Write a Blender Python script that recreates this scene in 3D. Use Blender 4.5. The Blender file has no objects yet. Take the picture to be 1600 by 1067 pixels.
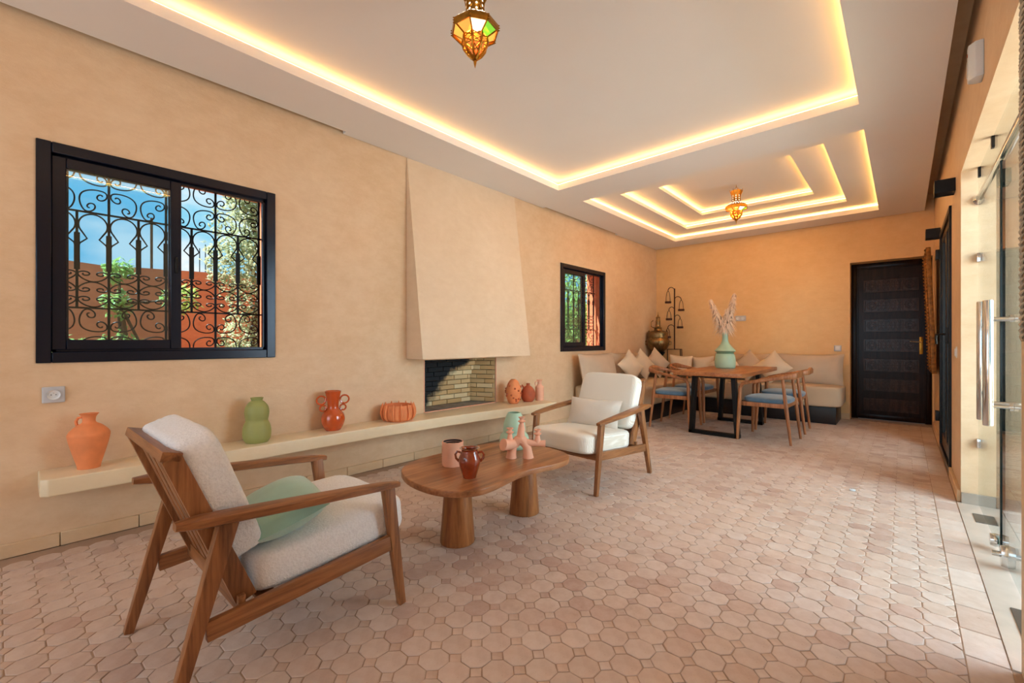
import bpy, bmesh, math, random
from mathutils import Vector, Matrix
R=random.Random(7)
PI=math.pi
SC=bpy.context.scene
C=SC.collection
# ------------------------------------------------------------------ camera
H=1.10; F=677.0; YAW=math.atan(612/677)
cd=bpy.data.cameras.new('camera'); cam=bpy.data.objects.new('camera',cd); C.objects.link(cam)
cd.sensor_width=36; cd.lens=F/1600*36; cd.clip_start=.02
cam.location=(0,0,H); cam.rotation_euler=(PI/2,0,YAW); SC.camera=cam
# ------------------------------------------------------------------ view
SC.view_settings.view_transform='Standard'; SC.view_settings.look='None'
SC.view_settings.gamma=1; SC.view_settings.use_curve_mapping=False
SC.view_settings.exposure=0.33
# ------------------------------------------------------------------ sky
W=bpy.data.worlds.new('sky'); SC.world=W; W.use_nodes=True
nt=W.node_tree; nt.nodes.clear()
o=nt.nodes.new('ShaderNodeOutputWorld'); bg=nt.nodes.new('ShaderNodeBackground')
tc=nt.nodes.new('ShaderNodeTexCoord'); nz=nt.nodes.new('ShaderNodeTexNoise')
nz.inputs['Scale'].default_value=3.2; nz.inputs['Detail'].default_value=8; nz.inputs['Roughness'].default_value=.55
mp=nt.nodes.new('ShaderNodeMapping'); mp.inputs['Scale'].default_value=(1,1,2.4)
mp.inputs['Location'].default_value=(.3,.1,.25)
cr=nt.nodes.new('ShaderNodeValToRGB'); cr.color_ramp.elements[0].position=.46; cr.color_ramp.elements[0].color=(.22,.56,.74,1)
cr.color_ramp.elements[1].position=.62; cr.color_ramp.elements[1].color=(.74,.80,.82,1)
nt.links.new(tc.outputs['Generated'],mp.inputs['Vector']); nt.links.new(mp.outputs[0],nz.inputs['Vector'])
nt.links.new(nz.outputs['Fac'],cr.inputs[0]); nt.links.new(cr.outputs[0],bg.inputs[0]); nt.links.new(bg.outputs[0],o.inputs[0])
bg.inputs[1].default_value=1.0
# ------------------------------------------------------------------ sun + daylight at the openings
def light(name,kind,loc,rot,energy,col,**k):
    d=bpy.data.lights.new(name,kind); d.energy=energy; d.color=col
    for a,b in k.items(): setattr(d,a,b)
    ob=bpy.data.objects.new(name,d); ob.location=loc; ob.rotation_euler=rot; C.objects.link(ob); return ob
s=light('sun','SUN',(0,0,10),(0,0,0),13,(1,.93,.82),angle=.01)
s.rotation_euler=Vector((-.47,-.80,1.65)).to_track_quat('Z','Y').to_euler()
def area(name,loc,direction,sx,sy,energy,col):
    a=light(name,'AREA',loc,(0,0,0),energy,col,shape='RECTANGLE',size=sx,size_y=sy)
    a.rotation_euler=(-Vector(direction)).to_track_quat('Z','Y').to_euler(); return a
area('daylight_glass_doors',(2.3,3.0,1.75),(-1,-.05,-.30),3.0,2.2,170,(.74,.87,1.0))
area('daylight_terrace_door',(.95,5.65,1.3),(-1,0,-.1),1.2,2.0,14,(.85,.92,1.0))
area('daylight_behind',(-1.5,-3.4,1.6),(0,1,-.08),3.2,2.3,40,(.66,.83,1.0))

# ------------------------------------------------------------------ mesh builder
class MB:
    def __init__(s): s.v=[]; s.f=[]
    def add(s,vs,fs,M=None):
        n=len(s.v)
        if M is not None: vs=[tuple(M@Vector(p)) for p in vs]
        s.v+= [tuple(p) for p in vs]; s.f+=[tuple(i+n for i in f) for f in fs]; return s
    def box(s,x0,x1,y0,y1,z0,z1,M=None):
        v=[(x,y,z) for z in(z0,z1) for y in(y0,y1) for x in(x0,x1)]
        return s.add(v,[(0,2,3,1),(4,5,7,6),(0,1,5,4),(2,6,7,3),(0,4,6,2),(1,3,7,5)],M)
    def bar(s,p0,p1,w0,d0,w1=None,d1=None,side=(1,0,0)):
        w1=w0 if w1 is None else w1; d1=d0 if d1 is None else d1
        p0=Vector(p0);p1=Vector(p1);t=(p1-p0).normalized();a=Vector(side);a=(a-t*a.dot(t)).normalized();b=t.cross(a)
        v=[]
        for p,w,d in((p0,w0,d0),(p1,w1,d1)):
            for i,j in((-1,-1),(1,-1),(1,1),(-1,1)): v.append(p+a*w/2*i+b*d/2*j)
        return s.add(v,[(3,2,1,0),(4,5,6,7),(0,1,5,4),(1,2,6,5),(2,3,7,6),(3,0,4,7)])
    def tube(s,pts,r,seg=8,closed=False,cap=True):
        P=[Vector(p) for p in pts]; n=len(P)
        rr=r if isinstance(r,(list,tuple)) else [r]*n
        ref=None; v=[]
        for i,p in enumerate(P):
            a=P[(i-1)%n] if (closed or i>0) else P[i]; b=P[(i+1)%n] if (closed or i<n-1) else P[i]
            t=(b-a).normalized()
            if ref is None:
                ref=Vector((0,0,1)) if abs(t.z)<.9 else Vector((1,0,0))
            u=ref-t*ref.dot(t)
            if u.length<1e-4: u=t.orthogonal()
            u.normalize(); ref=u; w=t.cross(u)
            for k in range(seg):
                q=2*PI*k/seg; v.append(p+(u*math.cos(q)+w*math.sin(q))*rr[i])
        f=[]
        m=n if closed else n-1
        for i in range(m):
            for k in range(seg):
                a=i*seg+k;b=i*seg+(k+1)%seg;c=((i+1)%n)*seg+(k+1)%seg;d=((i+1)%n)*seg+k
                f.append((a,b,c,d))
        if not closed and cap: f+= [tuple(range(seg))[::-1],tuple(range((n-1)*seg,n*seg))]
        return s.add(v,f)
    def sweep(s,pts,ws,hs,up=(0,0,1),rnd=.3):
        # rounded-rect section along a path; ws horizontal width, hs height along up
        P=[Vector(p) for p in pts]; n=len(P); v=[]; up=Vector(up)
        sec=[]
        for sx,sy in((1,1),(-1,1),(-1,-1),(1,-1)):
            for k in((0,1) if sx*sy>0 else (1,0)):
                sec.append((sx*(1-(rnd if k else 0)),sy*(1-(0 if k else rnd))))
        prev=None
        for i,p in enumerate(P):
            t=(P[min(i+1,n-1)]-P[max(i-1,0)]).normalized()
            a=t.cross(up)
            if a.length<.2 and prev: a=prev-t*prev.dot(t)
            a.normalize()
            if prev and a.dot(prev)<0: a=-a
            prev=a; b=a.cross(t)
            for x,y in sec: v.append(p+a*ws[i]/2*x+b*hs[i]/2*y)
        m=8;f=[]
        for i in range(n-1):
            for k in range(m): f.append((i*m+k,i*m+(k+1)%m,(i+1)*m+(k+1)%m,(i+1)*m+k))
        f+=[tuple(range(m))[::-1],tuple(range((n-1)*m,n*m))]
        return s.add(v,f)
    def lathe(s,prof,seg=32,c=(0,0,0),M=None,wob=None,cap=True):
        v=[];f=[];n=len(prof)
        for i,(r,z) in enumerate(prof):
            for k in range(seg):
                q=2*PI*k/seg; rr=r*(wob(q,z) if wob else 1)
                v.append((c[0]+rr*math.cos(q),c[1]+rr*math.sin(q),c[2]+z))
        for i in range(n-1):
            for k in range(seg): f.append((i*seg+k,i*seg+(k+1)%seg,(i+1)*seg+(k+1)%seg,(i+1)*seg+k))
        if cap and prof[0][0]>1e-4: f.append(tuple(range(seg))[::-1])
        if cap and prof[-1][0]>1e-4: f.append(tuple(range((n-1)*seg,n*seg)))
        return s.add(v,f,M)
    def prism(s,poly,z0,z1):
        n=len(poly); v=[(x,y,z0) for x,y in poly]+[(x,y,z1) for x,y in poly]
        return s.add(v,[tuple(range(n))[::-1],tuple(range(n,2*n))]+[(i,(i+1)%n,n+(i+1)%n,n+i) for i in range(n)])
    def soft(s,sx,sy,sz,e=5,n=12,bulge=.0,M=None,jit=0):
        # rounded soft block, full sizes sx,sy,sz centred at 0
        vs={};v=[];f=[]
        def key(p): return tuple(round(a,5) for a in p)
        def idx(p):
            k=key(p)
            if k in vs: return vs[k]
            l=(abs(p[0])**e+abs(p[1])**e+abs(p[2])**e)**(1/e)
            q=[a/l for a in p]
            b=1+bulge*(1-q[0]**2)*(1-q[1]**2)
            q=(q[0]*sx/2,q[1]*sy/2,q[2]*sz/2*b)
            if jit: q=tuple(a+R.uniform(-jit,jit) for a in q)
            vs[k]=len(v); v.append(q); return vs[k]
        g=[math.sin((-1+2*i/n)*PI/2*.92)/math.sin(PI/2*.92) for i in range(n+1)]
        for ax in range(3):
            for sg in(-1,1):
                for i in range(n):
                    for j in range(n):
                        q=[]
                        for a,b in((i,j),(i+1,j),(i+1,j+1),(i,j+1)):
                            p=[0,0,0]; p[ax]=sg; p[(ax+1)%3]=g[a]; p[(ax+2)%3]=g[b]; q.append(idx(p))
                        f.append(tuple(q if sg>0 else q[::-1]))
        return s.add(v,f,M)
    def pillow(s,w,h,t,n=16,pinch=.10,M=None,seed=0,slump=0.0):
        rr=random.Random(seed); ph=[rr.uniform(0,6) for _ in range(6)]
        v=[];f=[]
        for sg in(1,-1):
            base=len(v)
            for j in range(n+1):
                for i in range(n+1):
                    x=-1+2*i/n;y=-1+2*j/n
                    px=x*(1-pinch*(1-y*y));py=y*(1-pinch*(1-x*x))
                    z=max(0,(1-x*x))**.55*max(0,(1-y*y))**.55
                    wr=.06*math.sin(3*x+4*y+ph[0])*z+.04*math.sin(7*x-3*y+ph[1])*z
                    z=z*t/2*(1+wr)
                    v.append((px*w/2,py*h/2-slump*(1-x*x)*(y>0)*y*h,sg*z))
            for j in range(n):
                for i in range(n):
                    a=base+j*(n+1)+i; q=(a,a+1,a+n+2,a+n+1)
                    f.append(q if sg>0 else q[::-1])
        # weld borders by position later (remove doubles)
        return s.add(v,f,M)
def T(x=0,y=0,z=0,rx=0,ry=0,rz=0,order='XYZ'):
    return Matrix.Translation((x,y,z))@Matrix.Rotation(rz,4,'Z')@Matrix.Rotation(ry,4,'Y')@Matrix.Rotation(rx,4,'X')
MATCOL={}
def mesh(name,mb,mat,weld=False,bevel=0,smooth=40,seg=2):
    me=bpy.data.meshes.new(name); me.from_pydata(mb.v,[],mb.f)
    if weld or bevel:
        bm=bmesh.new(); bm.from_mesh(me)
        if weld: bmesh.ops.remove_doubles(bm,verts=bm.verts,dist=1e-4)
        if bevel:
            es=[e for e in bm.edges if len(e.link_faces)==2 and e.calc_face_angle(0)>.5]
            bmesh.ops.bevel(bm,geom=es,offset=bevel,segments=seg,affect='EDGES',profile=.6,clamp_overlap=True)
        bm.to_mesh(me); bm.free()
    me.materials.append(mat)
    if smooth:
        me.polygons.foreach_set('use_smooth',[True]*len(me.polygons))
        try: me.set_sharp_from_angle(angle=math.radians(smooth))
        except Exception: pass
    me.update(); return me
def obj(name,mb,mat,parent=None,**k):
    me=mb if isinstance(mb,bpy.types.Mesh) else mesh(name,mb,mat,**k)
    ob=bpy.data.objects.new(name,me); C.objects.link(ob)
    if parent: ob.parent=parent
    return ob
def tag(o,label,cat,group=None):
    o['label']=label; o['category']=cat
    if group: o['group']=group
    return o
def thing(name,label,cat,loc=(0,0,0),rz=0,group=None):
    e=bpy.data.objects.new(name,None); e.empty_display_size=.05; C.objects.link(e)
    e.location=loc; e.rotation_euler=(0,0,rz); return tag(e,label,cat,group)
def struct(name,mb,mat,parent=None,**k):
    ob=obj(name,mb,mat,parent,**k)
    if not parent: ob['kind']='structure'
    return ob
def copy_tree(o,loc,rz,label,first=True):
    kids={}
    for c in bpy.data.objects:
        if c.parent: kids.setdefault(c.parent.name,[]).append(c)
    def rec(a,par):
        b=a.copy(); C.objects.link(b); b.parent=par
        for c in kids.get(a.name,[]): rec(c,b)
        return b
    r=rec(o,None); r.location=loc; r.rotation_euler=(0,0,rz); r['label']=label; return r

# ------------------------------------------------------------------ materials
def lin(c): return tuple(((x/255)/12.92 if x/255<=.04045 else ((x/255+.055)/1.055)**2.4) for x in c)+(1,)
class NM:
    def __init__(s,name):
        s.m=bpy.data.materials.new(name); s.m.use_nodes=True; s.t=s.m.node_tree; s.p=s.t.nodes['Principled BSDF']
        s.tc=s.n('ShaderNodeTexCoord')
    def n(s,t,**k):
        x=s.t.nodes.new(t)
        for a,b in k.items():
            if a.startswith('_'): setattr(x,a[1:],b)
            else: x.inputs[a.replace('_',' ')].default_value=b
        return x
    def l(s,a,b): s.t.links.new(a,b)
    def noise(s,scale,detail=4,rough=.5,stretch=None,coord='Object'):
        x=s.n('ShaderNodeTexNoise',Scale=scale,Detail=detail,Roughness=rough)
        if stretch:
            m=s.n('ShaderNodeMapping'); m.inputs['Scale'].default_value=stretch
            s.l(s.tc.outputs[coord],m.inputs[0]); s.l(m.outputs[0],x.inputs['Vector'])
        else: s.l(s.tc.outputs[coord],x.inputs['Vector'])
        return x.outputs['Fac']
    def ramp(s,fac,stops):
        r=s.n('ShaderNodeValToRGB'); e=r.color_ramp.elements
        while len(e)<len(stops): e.new(.5)
        for i,(p,c) in enumerate(stops): e[i].position=p; e[i].color=c
        s.l(fac,r.inputs[0]); return r.outputs[0]
    def mix(s,fac,a,b,mode='MIX'):
        m=s.n('ShaderNodeMix'); m.data_type='RGBA'; m.blend_type=mode
        for v,i in((fac,0),(a,6),(b,7)):
            if hasattr(v,'links'): s.l(v,m.inputs[i])
            else: m.inputs[i].default_value=v
        return m.outputs[2]
    def bump(s,h,strength,dist=.01,prev=None):
        b=s.n('ShaderNodeBump',Strength=strength,Distance=dist); s.l(h,b.inputs['Height'])
        if prev: s.l(prev,b.inputs['Normal'])
        s.l(b.outputs[0],s.p.inputs['Normal']); return b.outputs[0]
    def col(s,c):
        if hasattr(c,'links'): s.l(c,s.p.inputs['Base Color'])
        else: s.p.inputs['Base Color'].default_value=c
    def set(s,**k):
        for a,b in k.items(): s.p.inputs[a.replace('_',' ')].default_value=b
        return s
def plain(name,c,rough=.5,metal=0,bump=0,bscale=60,var=.12,vscale=8,**k):
    x=NM(name); c=lin(c); d=tuple(v*(1-var) for v in c[:3])+(1,); e=tuple(min(1,v*(1+var*.6)) for v in c[:3])+(1,)
    x.col(x.ramp(x.noise(vscale,5),[(.3,d),(.7,e)]))
    x.set(Roughness=rough,Metallic=metal,**k)
    if bump: x.bump(x.noise(bscale,4),bump,.004)
    return x.m
def plaster(name,c1,c2,c3,rough=.55,b=.25):
    x=NM(name)
    a=x.noise(1.1,6,.6); d=x.noise(9,7,.65,(1,1,1.7))
    base=x.ramp(a,[(.3,lin(c1)),(.52,lin(c2)),(.72,lin(c3))])
    x.col(x.mix(.35,base,x.ramp(d,[(.35,lin(c1)),(.65,lin(c3))])))
    x.set(Roughness=rough)
    bb=x.bump(x.noise(14,8,.7,(1,1,2.2)),b,.012); x.bump(x.noise(120,3),.08,.002,bb)
    return x.m
def wood(name,cs,scale=1,rough=.42,axis=1,coord='Object',spec=.5):
    x=NM(name); st=[14,14,14]; st[axis]=1.3
    a=x.noise(2.2*scale,6,.62,tuple(st),coord); st2=[60,60,60]; st2[axis]=3
    b=x.noise(2*scale,4,.6,tuple(st2),coord)
    base=x.ramp(a,[(.30,lin(cs[0])),(.48,lin(cs[1])),(.68,lin(cs[2]))])
    x.col(x.mix(.3,base,x.ramp(b,[(.35,lin(cs[0])),(.65,lin(cs[2]))])))
    x.set(Roughness=rough,Specular_IOR_Level=spec); x.bump(b,.12,.002)
    return x.m
m_wall=plaster('tadelakt_wall',(214,178,138),(226,194,158),(234,206,172))
m_wallb=plaster('tadelakt_back_wall',(228,184,128),(236,194,138),(242,204,150),.5)  # warmer than the other walls: some orange lamp glow is in the colour
m_bench=plaster('tadelakt_bench',(228,208,172),(234,216,182),(240,224,194),.32,.12)
m_hood=plaster('tadelakt_hood',(220,192,160),(228,202,172),(234,210,182))
m_ceil=plain('white_ceiling_paint',(240,235,232),.75,0,.02,40,.015,2)
m_terr=plaster('terracotta_render',(188,106,74),(206,122,84),(218,140,100),.8,.5)
m_alu=plain('sky_tinged_aluminium',(14,24,42),.25,.3,0,60,.02)  # blue of the reflected sky mixed into the frame colour
m_alud=plain('black_aluminium',(15,14,14),.3,.3,0,60,.02)
m_black=plain('black_metal',(16,15,16),.42,.4,.05,80,.2)
m_iron=plain('wrought_iron',(12,14,16),.5,.5,.1,90,.2)
m_steel=plain('brushed_steel',(215,214,212),.12,1,0,60,.03)
m_brass=plain('aged_brass',(178,128,50),.32,1,.3,70,.35,20)
m_samo=plain('tarnished_brass',(150,120,78),.35,.9,.6,60,.45,25)
m_wal=wood('walnut_armchair',((88,50,28),(142,90,52),(176,118,72)),1,.38,1)
m_walx=wood('walnut_cross_grain',((88,50,28),(142,90,52),(176,118,72)),1,.38,0)
m_walz=wood('walnut_upright',((88,50,28),(142,90,52),(176,118,72)),1,.38,2)
m_table=wood('coffee_table_wood',((98,54,30),(156,96,56),(194,138,90)),.55,.30,1)
m_tleg=wood('coffee_table_leg_wood',((112,64,32),(154,94,48),(184,122,68)),.8,.4,2)
m_dtop=wood('dining_table_wood',((122,66,34),(170,102,58),(196,130,80)),.6,.35,1)
m_ash=wood('dining_chair_wood',((120,68,38),(168,104,62),(196,134,88)),1,.4,2)
m_door=wood('black_lacquered_wood',((20,11,8),(32,18,12),(46,27,18)),.8,.22,2,'Object',.14)
m_sofabase=wood('black_stained_base',((10,9,12),(18,16,20),(26,22,24)),.8,.35,0)
m_gold=plain('gilded_carving',(150,98,40),.45,.5,1.0,40,.5,30)
m_carv=plain('weathered_carved_wood',(150,122,90),.7,0,1.0,35,.45,26)
def boucle(name,c,sc=170,st=.9):
    x=NM(name); n=x.noise(sc,3,.6); c=lin(c); d=tuple(v*.90 for v in c[:3])+(1,)
    x.col(x.ramp(n,[(.3,d),(.62,c)])); x.set(Roughness=.95,Sheen_Weight=.3)
    x.bump(n,st,.008); return x.m
m_boucle=boucle('sky_cooled_boucle',(246,248,252),120,.7)  # white cooled towards blue: sky light painted into the fabric colour
m_rib=None
def ribbed():
    x=NM('cream_ribbed_fabric'); w=x.n('ShaderNodeTexWave',Scale=55.0); w.bands_direction='X'
    x.l(x.tc.outputs['Object'],w.inputs['Vector']); x.col(x.ramp(w.outputs['Fac'],[(0,lin((226,216,200))),(.6,lin((244,238,228)))]))
    x.set(Roughness=.95); x.bump(w.outputs['Fac'],.4,.004); return x.m
m_rib=ribbed()
def linen(name,c):
    x=NM(name); n=x.noise(260,3,.6,(1,1,6)); c=lin(c); d=tuple(v*.82 for v in c[:3])+(1,)
    x.col(x.mix(.5,x.ramp(n,[(.3,d),(.65,c)]),x.ramp(x.noise(5,4),[(.3,d),(.7,c)]))); x.set(Roughness=.92); x.bump(n,.35,.002); return x.m
m_lin=linen('greige_linen',(206,184,160)); m_lin2=linen('sand_linen',(226,206,180)); m_matt=linen('mattress_linen',(204,180,152))
m_beige=linen('pale_pillow_linen',(232,222,210))
m_sage=plain('sage_velvet',(160,206,190),.8,0,.15,120,.18,5,Sheen_Weight=.6)
m_blue=plain('blue_velvet',(84,118,146),.75,0,.15,120,.3,9,Sheen_Weight=.6)
m_terra=plain('terracotta_pottery',(240,146,92),.75,0,.2,60,.12,14)
m_terra2=plain('deep_terracotta_pottery',(186,92,58),.7,0,.2,60,.2,14)
m_terra3=plain('pink_clay',(238,178,148),.75,0,.15,60,.08,14)
m_olive=plain('matt_olive_glaze',(158,162,96),.55,0,.06,60,.07,10)
m_orange=plain('glossy_orange_glaze',(206,82,26),.07,0,0,60,.2,9,Coat_Weight=1.0)
m_jug=plain('glossy_brown_glaze',(150,58,26),.08,0,0,60,.4,12,Coat_Weight=1.0)
m_mint=plain('mint_ceramic',(174,206,180),.38,0,.03,60,.05,8)
m_mintd=plain('mint_groove',(128,160,128),.4)
m_dark=plain('dark_interior_glaze',(34,38,44),.3)
m_white=plain('white_plastic',(226,228,230),.3,0,0,60,.02)
m_wax=plain('grey_plate_metal',(120,118,116),.35,.8,.1)
m_pamp=plain('pampas_fluff',(252,226,204),.9,0,0,60,.08,20)
m_stone=plain('grey_stone_skirting',(170,156,142),.6,0,.3,30,.15,6)
m_skirt=plaster('clay_skirting',(212,178,138),(220,188,150),(228,200,164),.6,.3)
m_led=NM('warm_led_strip').set(Emission_Strength=15.0,Emission_Color=(1.0,.50,.12,1)).m
m_bulb=NM('lantern_bulb').set(Emission_Strength=6.0,Emission_Color=(1.0,.80,.50,1)).m
def glass(name,tint,f0=.045,rough=0):
    m=bpy.data.materials.new(name); m.use_nodes=True; t=m.node_tree; t.nodes.clear(); N=t.nodes.new; L=t.links.new
    o=N('ShaderNodeOutputMaterial'); a=N('ShaderNodeBsdfTransparent'); b=N('ShaderNodeBsdfGlossy'); mx=N('ShaderNodeMixShader'); g=N('ShaderNodeNewGeometry')
    d=N('ShaderNodeVectorMath'); d.operation='DOT_PRODUCT'; L(g.outputs['Normal'],d.inputs[0]); L(g.outputs['Incoming'],d.inputs[1])
    def mth(op,x,y=None):
        n=N('ShaderNodeMath'); n.operation=op
        for k,v in((0,x),(1,y)):
            if v is None: continue
            if hasattr(v,'links'): L(v,n.inputs[k])
            else: n.inputs[k].default_value=v
        return n.outputs[0]
    c=mth('ABSOLUTE',d.outputs['Value']); c=mth('SUBTRACT',1.0,c); c=mth('POWER',c,5.0); c=mth('MULTIPLY',c,1-f0); c=mth('ADD',c,f0)
    a.inputs[0].default_value=tint; b.inputs['Roughness'].default_value=rough
    L(c,mx.inputs[0]); L(a.outputs[0],mx.inputs[1]); L(b.outputs[0],mx.inputs[2]); L(mx.outputs[0],o.inputs[0]); return m
m_glass=glass('clear_glass',(.93,.97,.95,1)); m_glassb=glass('sky_reflection_glass',(.84,.95,1.0,1))  # blue tint of the second glass stands in for reflected sky
def cglass(name,c,e=1.2):
    m=bpy.data.materials.new(name); m.use_nodes=True; t=m.node_tree; t.nodes.clear(); N=t.nodes.new; L=t.links.new
    o=N('ShaderNodeOutputMaterial'); a=N('ShaderNodeBsdfTransparent'); b=N('ShaderNodeEmission'); mx=N('ShaderNodeMixShader'); mx.inputs[0].default_value=.75
    a.inputs[0].default_value=c; b.inputs[0].default_value=c; b.inputs[1].default_value=e
    L(a.outputs[0],mx.inputs[1]); L(b.outputs[0],mx.inputs[2]); L(mx.outputs[0],o.inputs[0]); return m
m_bowl=cglass('pierced_amber_bowl',(1,.50,.14,1),.42)
m_gl=[cglass('frosted_lantern_glass',(1,.86,.62,1),2.4),cglass('amber_lantern_glass',(1,.48,.10,1),1.0),cglass('green_lantern_glass',(.35,.85,.08,1),.8),cglass('yellow_lantern_glass',(1,.62,.12,1),.9)]
def leafmat(name,c1,c2):
    x=NM(name); x.col(x.ramp(x.noise(7,2),[(.35,lin(c1)),(.65,lin(c2))])); x.set(Roughness=.5)
    t=x.t; tr=x.n('ShaderNodeBsdfTranslucent'); tr.inputs[0].default_value=lin(c2); mx=x.n('ShaderNodeMixShader'); mx.inputs[0].default_value=.4
    o_=[n for n in t.nodes if n.type=='OUTPUT_MATERIAL'][0]; x.l(x.p.outputs[0],mx.inputs[1]); x.l(tr.outputs[0],mx.inputs[2]); x.l(mx.outputs[0],o_.inputs[0]); return x.m
m_leaf=leafmat('garden_leaf',(110,150,70),(176,206,120)); m_leaf2=leafmat('olive_tree_leaf',(118,142,104),(176,192,160))
m_bark=plain('bark',(90,70,50),.9,0,.6,20,.3)
# tile material: per-mesh tint from a colour attribute + mottling
def tilemat():
    x=NM('worn_clay_tile'); at=x.n('ShaderNodeAttribute'); at.attribute_name='tint'
    n=x.noise(16,6,.65); n2=x.noise(60,4,.6); n3=x.noise(.9,4,.6)
    c=x.mix(.5,at.outputs['Color'],x.ramp(n,[(.3,lin((182,152,134))),(.5,lin((204,180,164))),(.72,lin((220,204,194)))]))
    c=x.mix(x.ramp(n3,[(.42,(0,0,0,1)),(.62,(.35,.35,.35,1))]),c,lin((222,204,192)))
    c=x.mix(x.ramp(n2,[(.66,(0,0,0,1)),(.74,(.6,.6,.6,1))]),c,lin((150,104,80)))
    x.col(c); x.set(Roughness=.5); b=x.bump(n,.25,.004); x.bump(n2,.2,.002,b); return x.m
m_tile=tilemat(); m_grout=plain('sandy_grout',(176,148,126),.9,0,.3,80,.1)
def brickmat():
    x=NM('firebrick'); at=x.n('ShaderNodeAttribute'); at.attribute_name='tint'
    soot=x.noise(3.2,5,.6)
    sep=x.n('ShaderNodeSeparateXYZ'); x.l(x.tc.outputs['Object'],sep.inputs[0])
    # soot stain centred on the left half of the fire wall, rising upward (a stain with its own shape)
    a=x.n('ShaderNodeMath',_operation='MULTIPLY_ADD'); x.l(sep.outputs['Y'],a.inputs[0]); a.inputs[1].default_value=-2.6; a.inputs[2].default_value=2.6*3.0
    b=x.n('ShaderNodeMath',_operation='MULTIPLY_ADD'); x.l(sep.outputs['Z'],b.inputs[0]); b.inputs[1].default_value=2.2; b.inputs[2].default_value=-2.2*.66
    c=x.n('ShaderNodeMath',_operation='ADD'); x.l(a.outputs[0],c.inputs[0]); x.l(b.outputs[0],c.inputs[1])
    d=x.n('ShaderNodeMath',_operation='MULTIPLY_ADD'); x.l(soot,d.inputs[0]); d.inputs[1].default_value=1.6; x.l(c.outputs[0],d.inputs[2])
    fac=x.ramp(d.outputs[0],[(.72,(0,0,0,1)),(1.0,(1,1,1,1))])
    x.col(x.mix(fac,at.outputs['Color'],(.012,.014,.018,1))); x.set(Roughness=.85); x.bump(x.noise(50,5),.4,.003); return x.m
m_brick=brickmat(); m_ash_g=plain('grey_ash_mortar',(150,140,128),.9,0,.6,50,.35,9)
def tint(me,c):
    at=me.color_attributes.new('tint','FLOAT_COLOR','POINT'); at.data.foreach_set('color',list(c)*len(me.vertices))

# ------------------------------------------------------------------ walls
LX=-3.385; RX=.29; BY=7.72; FY=-3.2; ZT=3.06
def wall(name,axis,p,out,a0,a1,holes,mat,z1=ZT):
    """wall in plane axis=p with thickness to p+out, spanning a0..a1, holes [(a,b,z0,z1)]"""
    As=sorted({a0,a1,*[h[0] for h in holes],*[h[1] for h in holes]}); Zs=sorted({0,z1,*[h[2] for h in holes],*[h[3] for h in holes]})
    mb=MB(); q=p+out
    def P(a,z,d): return (d,a,z) if axis=='x' else (a,d,z)
    def hole(a,z): return any(h[0]<a<h[1] and h[2]<z<h[3] for h in holes)
    for i in range(len(As)-1):
        for j in range(len(Zs)-1):
            a,b,c,d=As[i],As[i+1],Zs[j],Zs[j+1]
            if hole((a+b)/2,(c+d)/2): continue
            for k in(p,q): mb.add([P(a,c,k),P(b,c,k),P(b,d,k),P(a,d,k)],[(0,1,2,3)])
    for (a,b,c,d) in holes+[(a0,a1,0,z1)]:
        for s_,t_ in(((a,c),(b,c)),((b,c),(b,d)),((b,d),(a,d)),((a,d),(a,c))):
            mb.add([P(s_[0],s_[1],p),P(t_[0],t_[1],p),P(t_[0],t_[1],q),P(s_[0],s_[1],q)],[(0,1,2,3)])
    bm=None
    ob=struct(name,mb,mat,weld=True,smooth=0)
    bm=bmesh.new(); bm.from_mesh(ob.data); bmesh.ops.recalc_face_normals(bm,faces=bm.faces); bm.to_mesh(ob.data); bm.free()
    return ob
W1=(.01,1.18,.985,2.17); W2=(4.70,5.86,.965,2.15); FB=(2.50,3.475,.42,.92)
wl=wall('wall_left','x',LX,-.06,FY,BY+.3,[W1,W2,FB],m_wall)
# outer leaf of the same wall, rendered terracotta outside
def outer():
    o=wall('wall_left_exterior','x',LX-.0605,-.26,FY,BY+.3,[W1,W2,(2.2,3.8,0,1.5)],m_terr); return o
outer()
DOOR=(-.56,.275,0,2.205)
wb=wall('wall_back','y',BY,.28,LX-.3,RX+.35,[DOOR],m_wallb)
GD=(2.2,4.25,0,2.25); TD=(5.02,6.31,.0,2.21)
wr=wall('wall_right','x',RX,.32,FY,BY+.3,[GD,TD],m_wall)
wf=wall('wall_front','y',FY,-.12,LX-.3,RX+.35,[(-3.1,.1,0,2.5)],m_wall)
# firebox shell
mb=MB(); mb.box(LX-.66,LX-.06,2.2,2.42,.3,1.5); mb.box(LX-.66,LX-.06,3.55,3.8,.3,1.5); mb.box(LX-.66,LX-.50,2.42,3.55,.3,1.5); mb.box(LX-.5,LX-.06,2.42,3.55,.3,.404); mb.box(LX-.5,LX-.06,2.42,3.55,1.3,1.5)
struct('trim_firebox_masonry',mb,m_ash_g,smooth=0)
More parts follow.
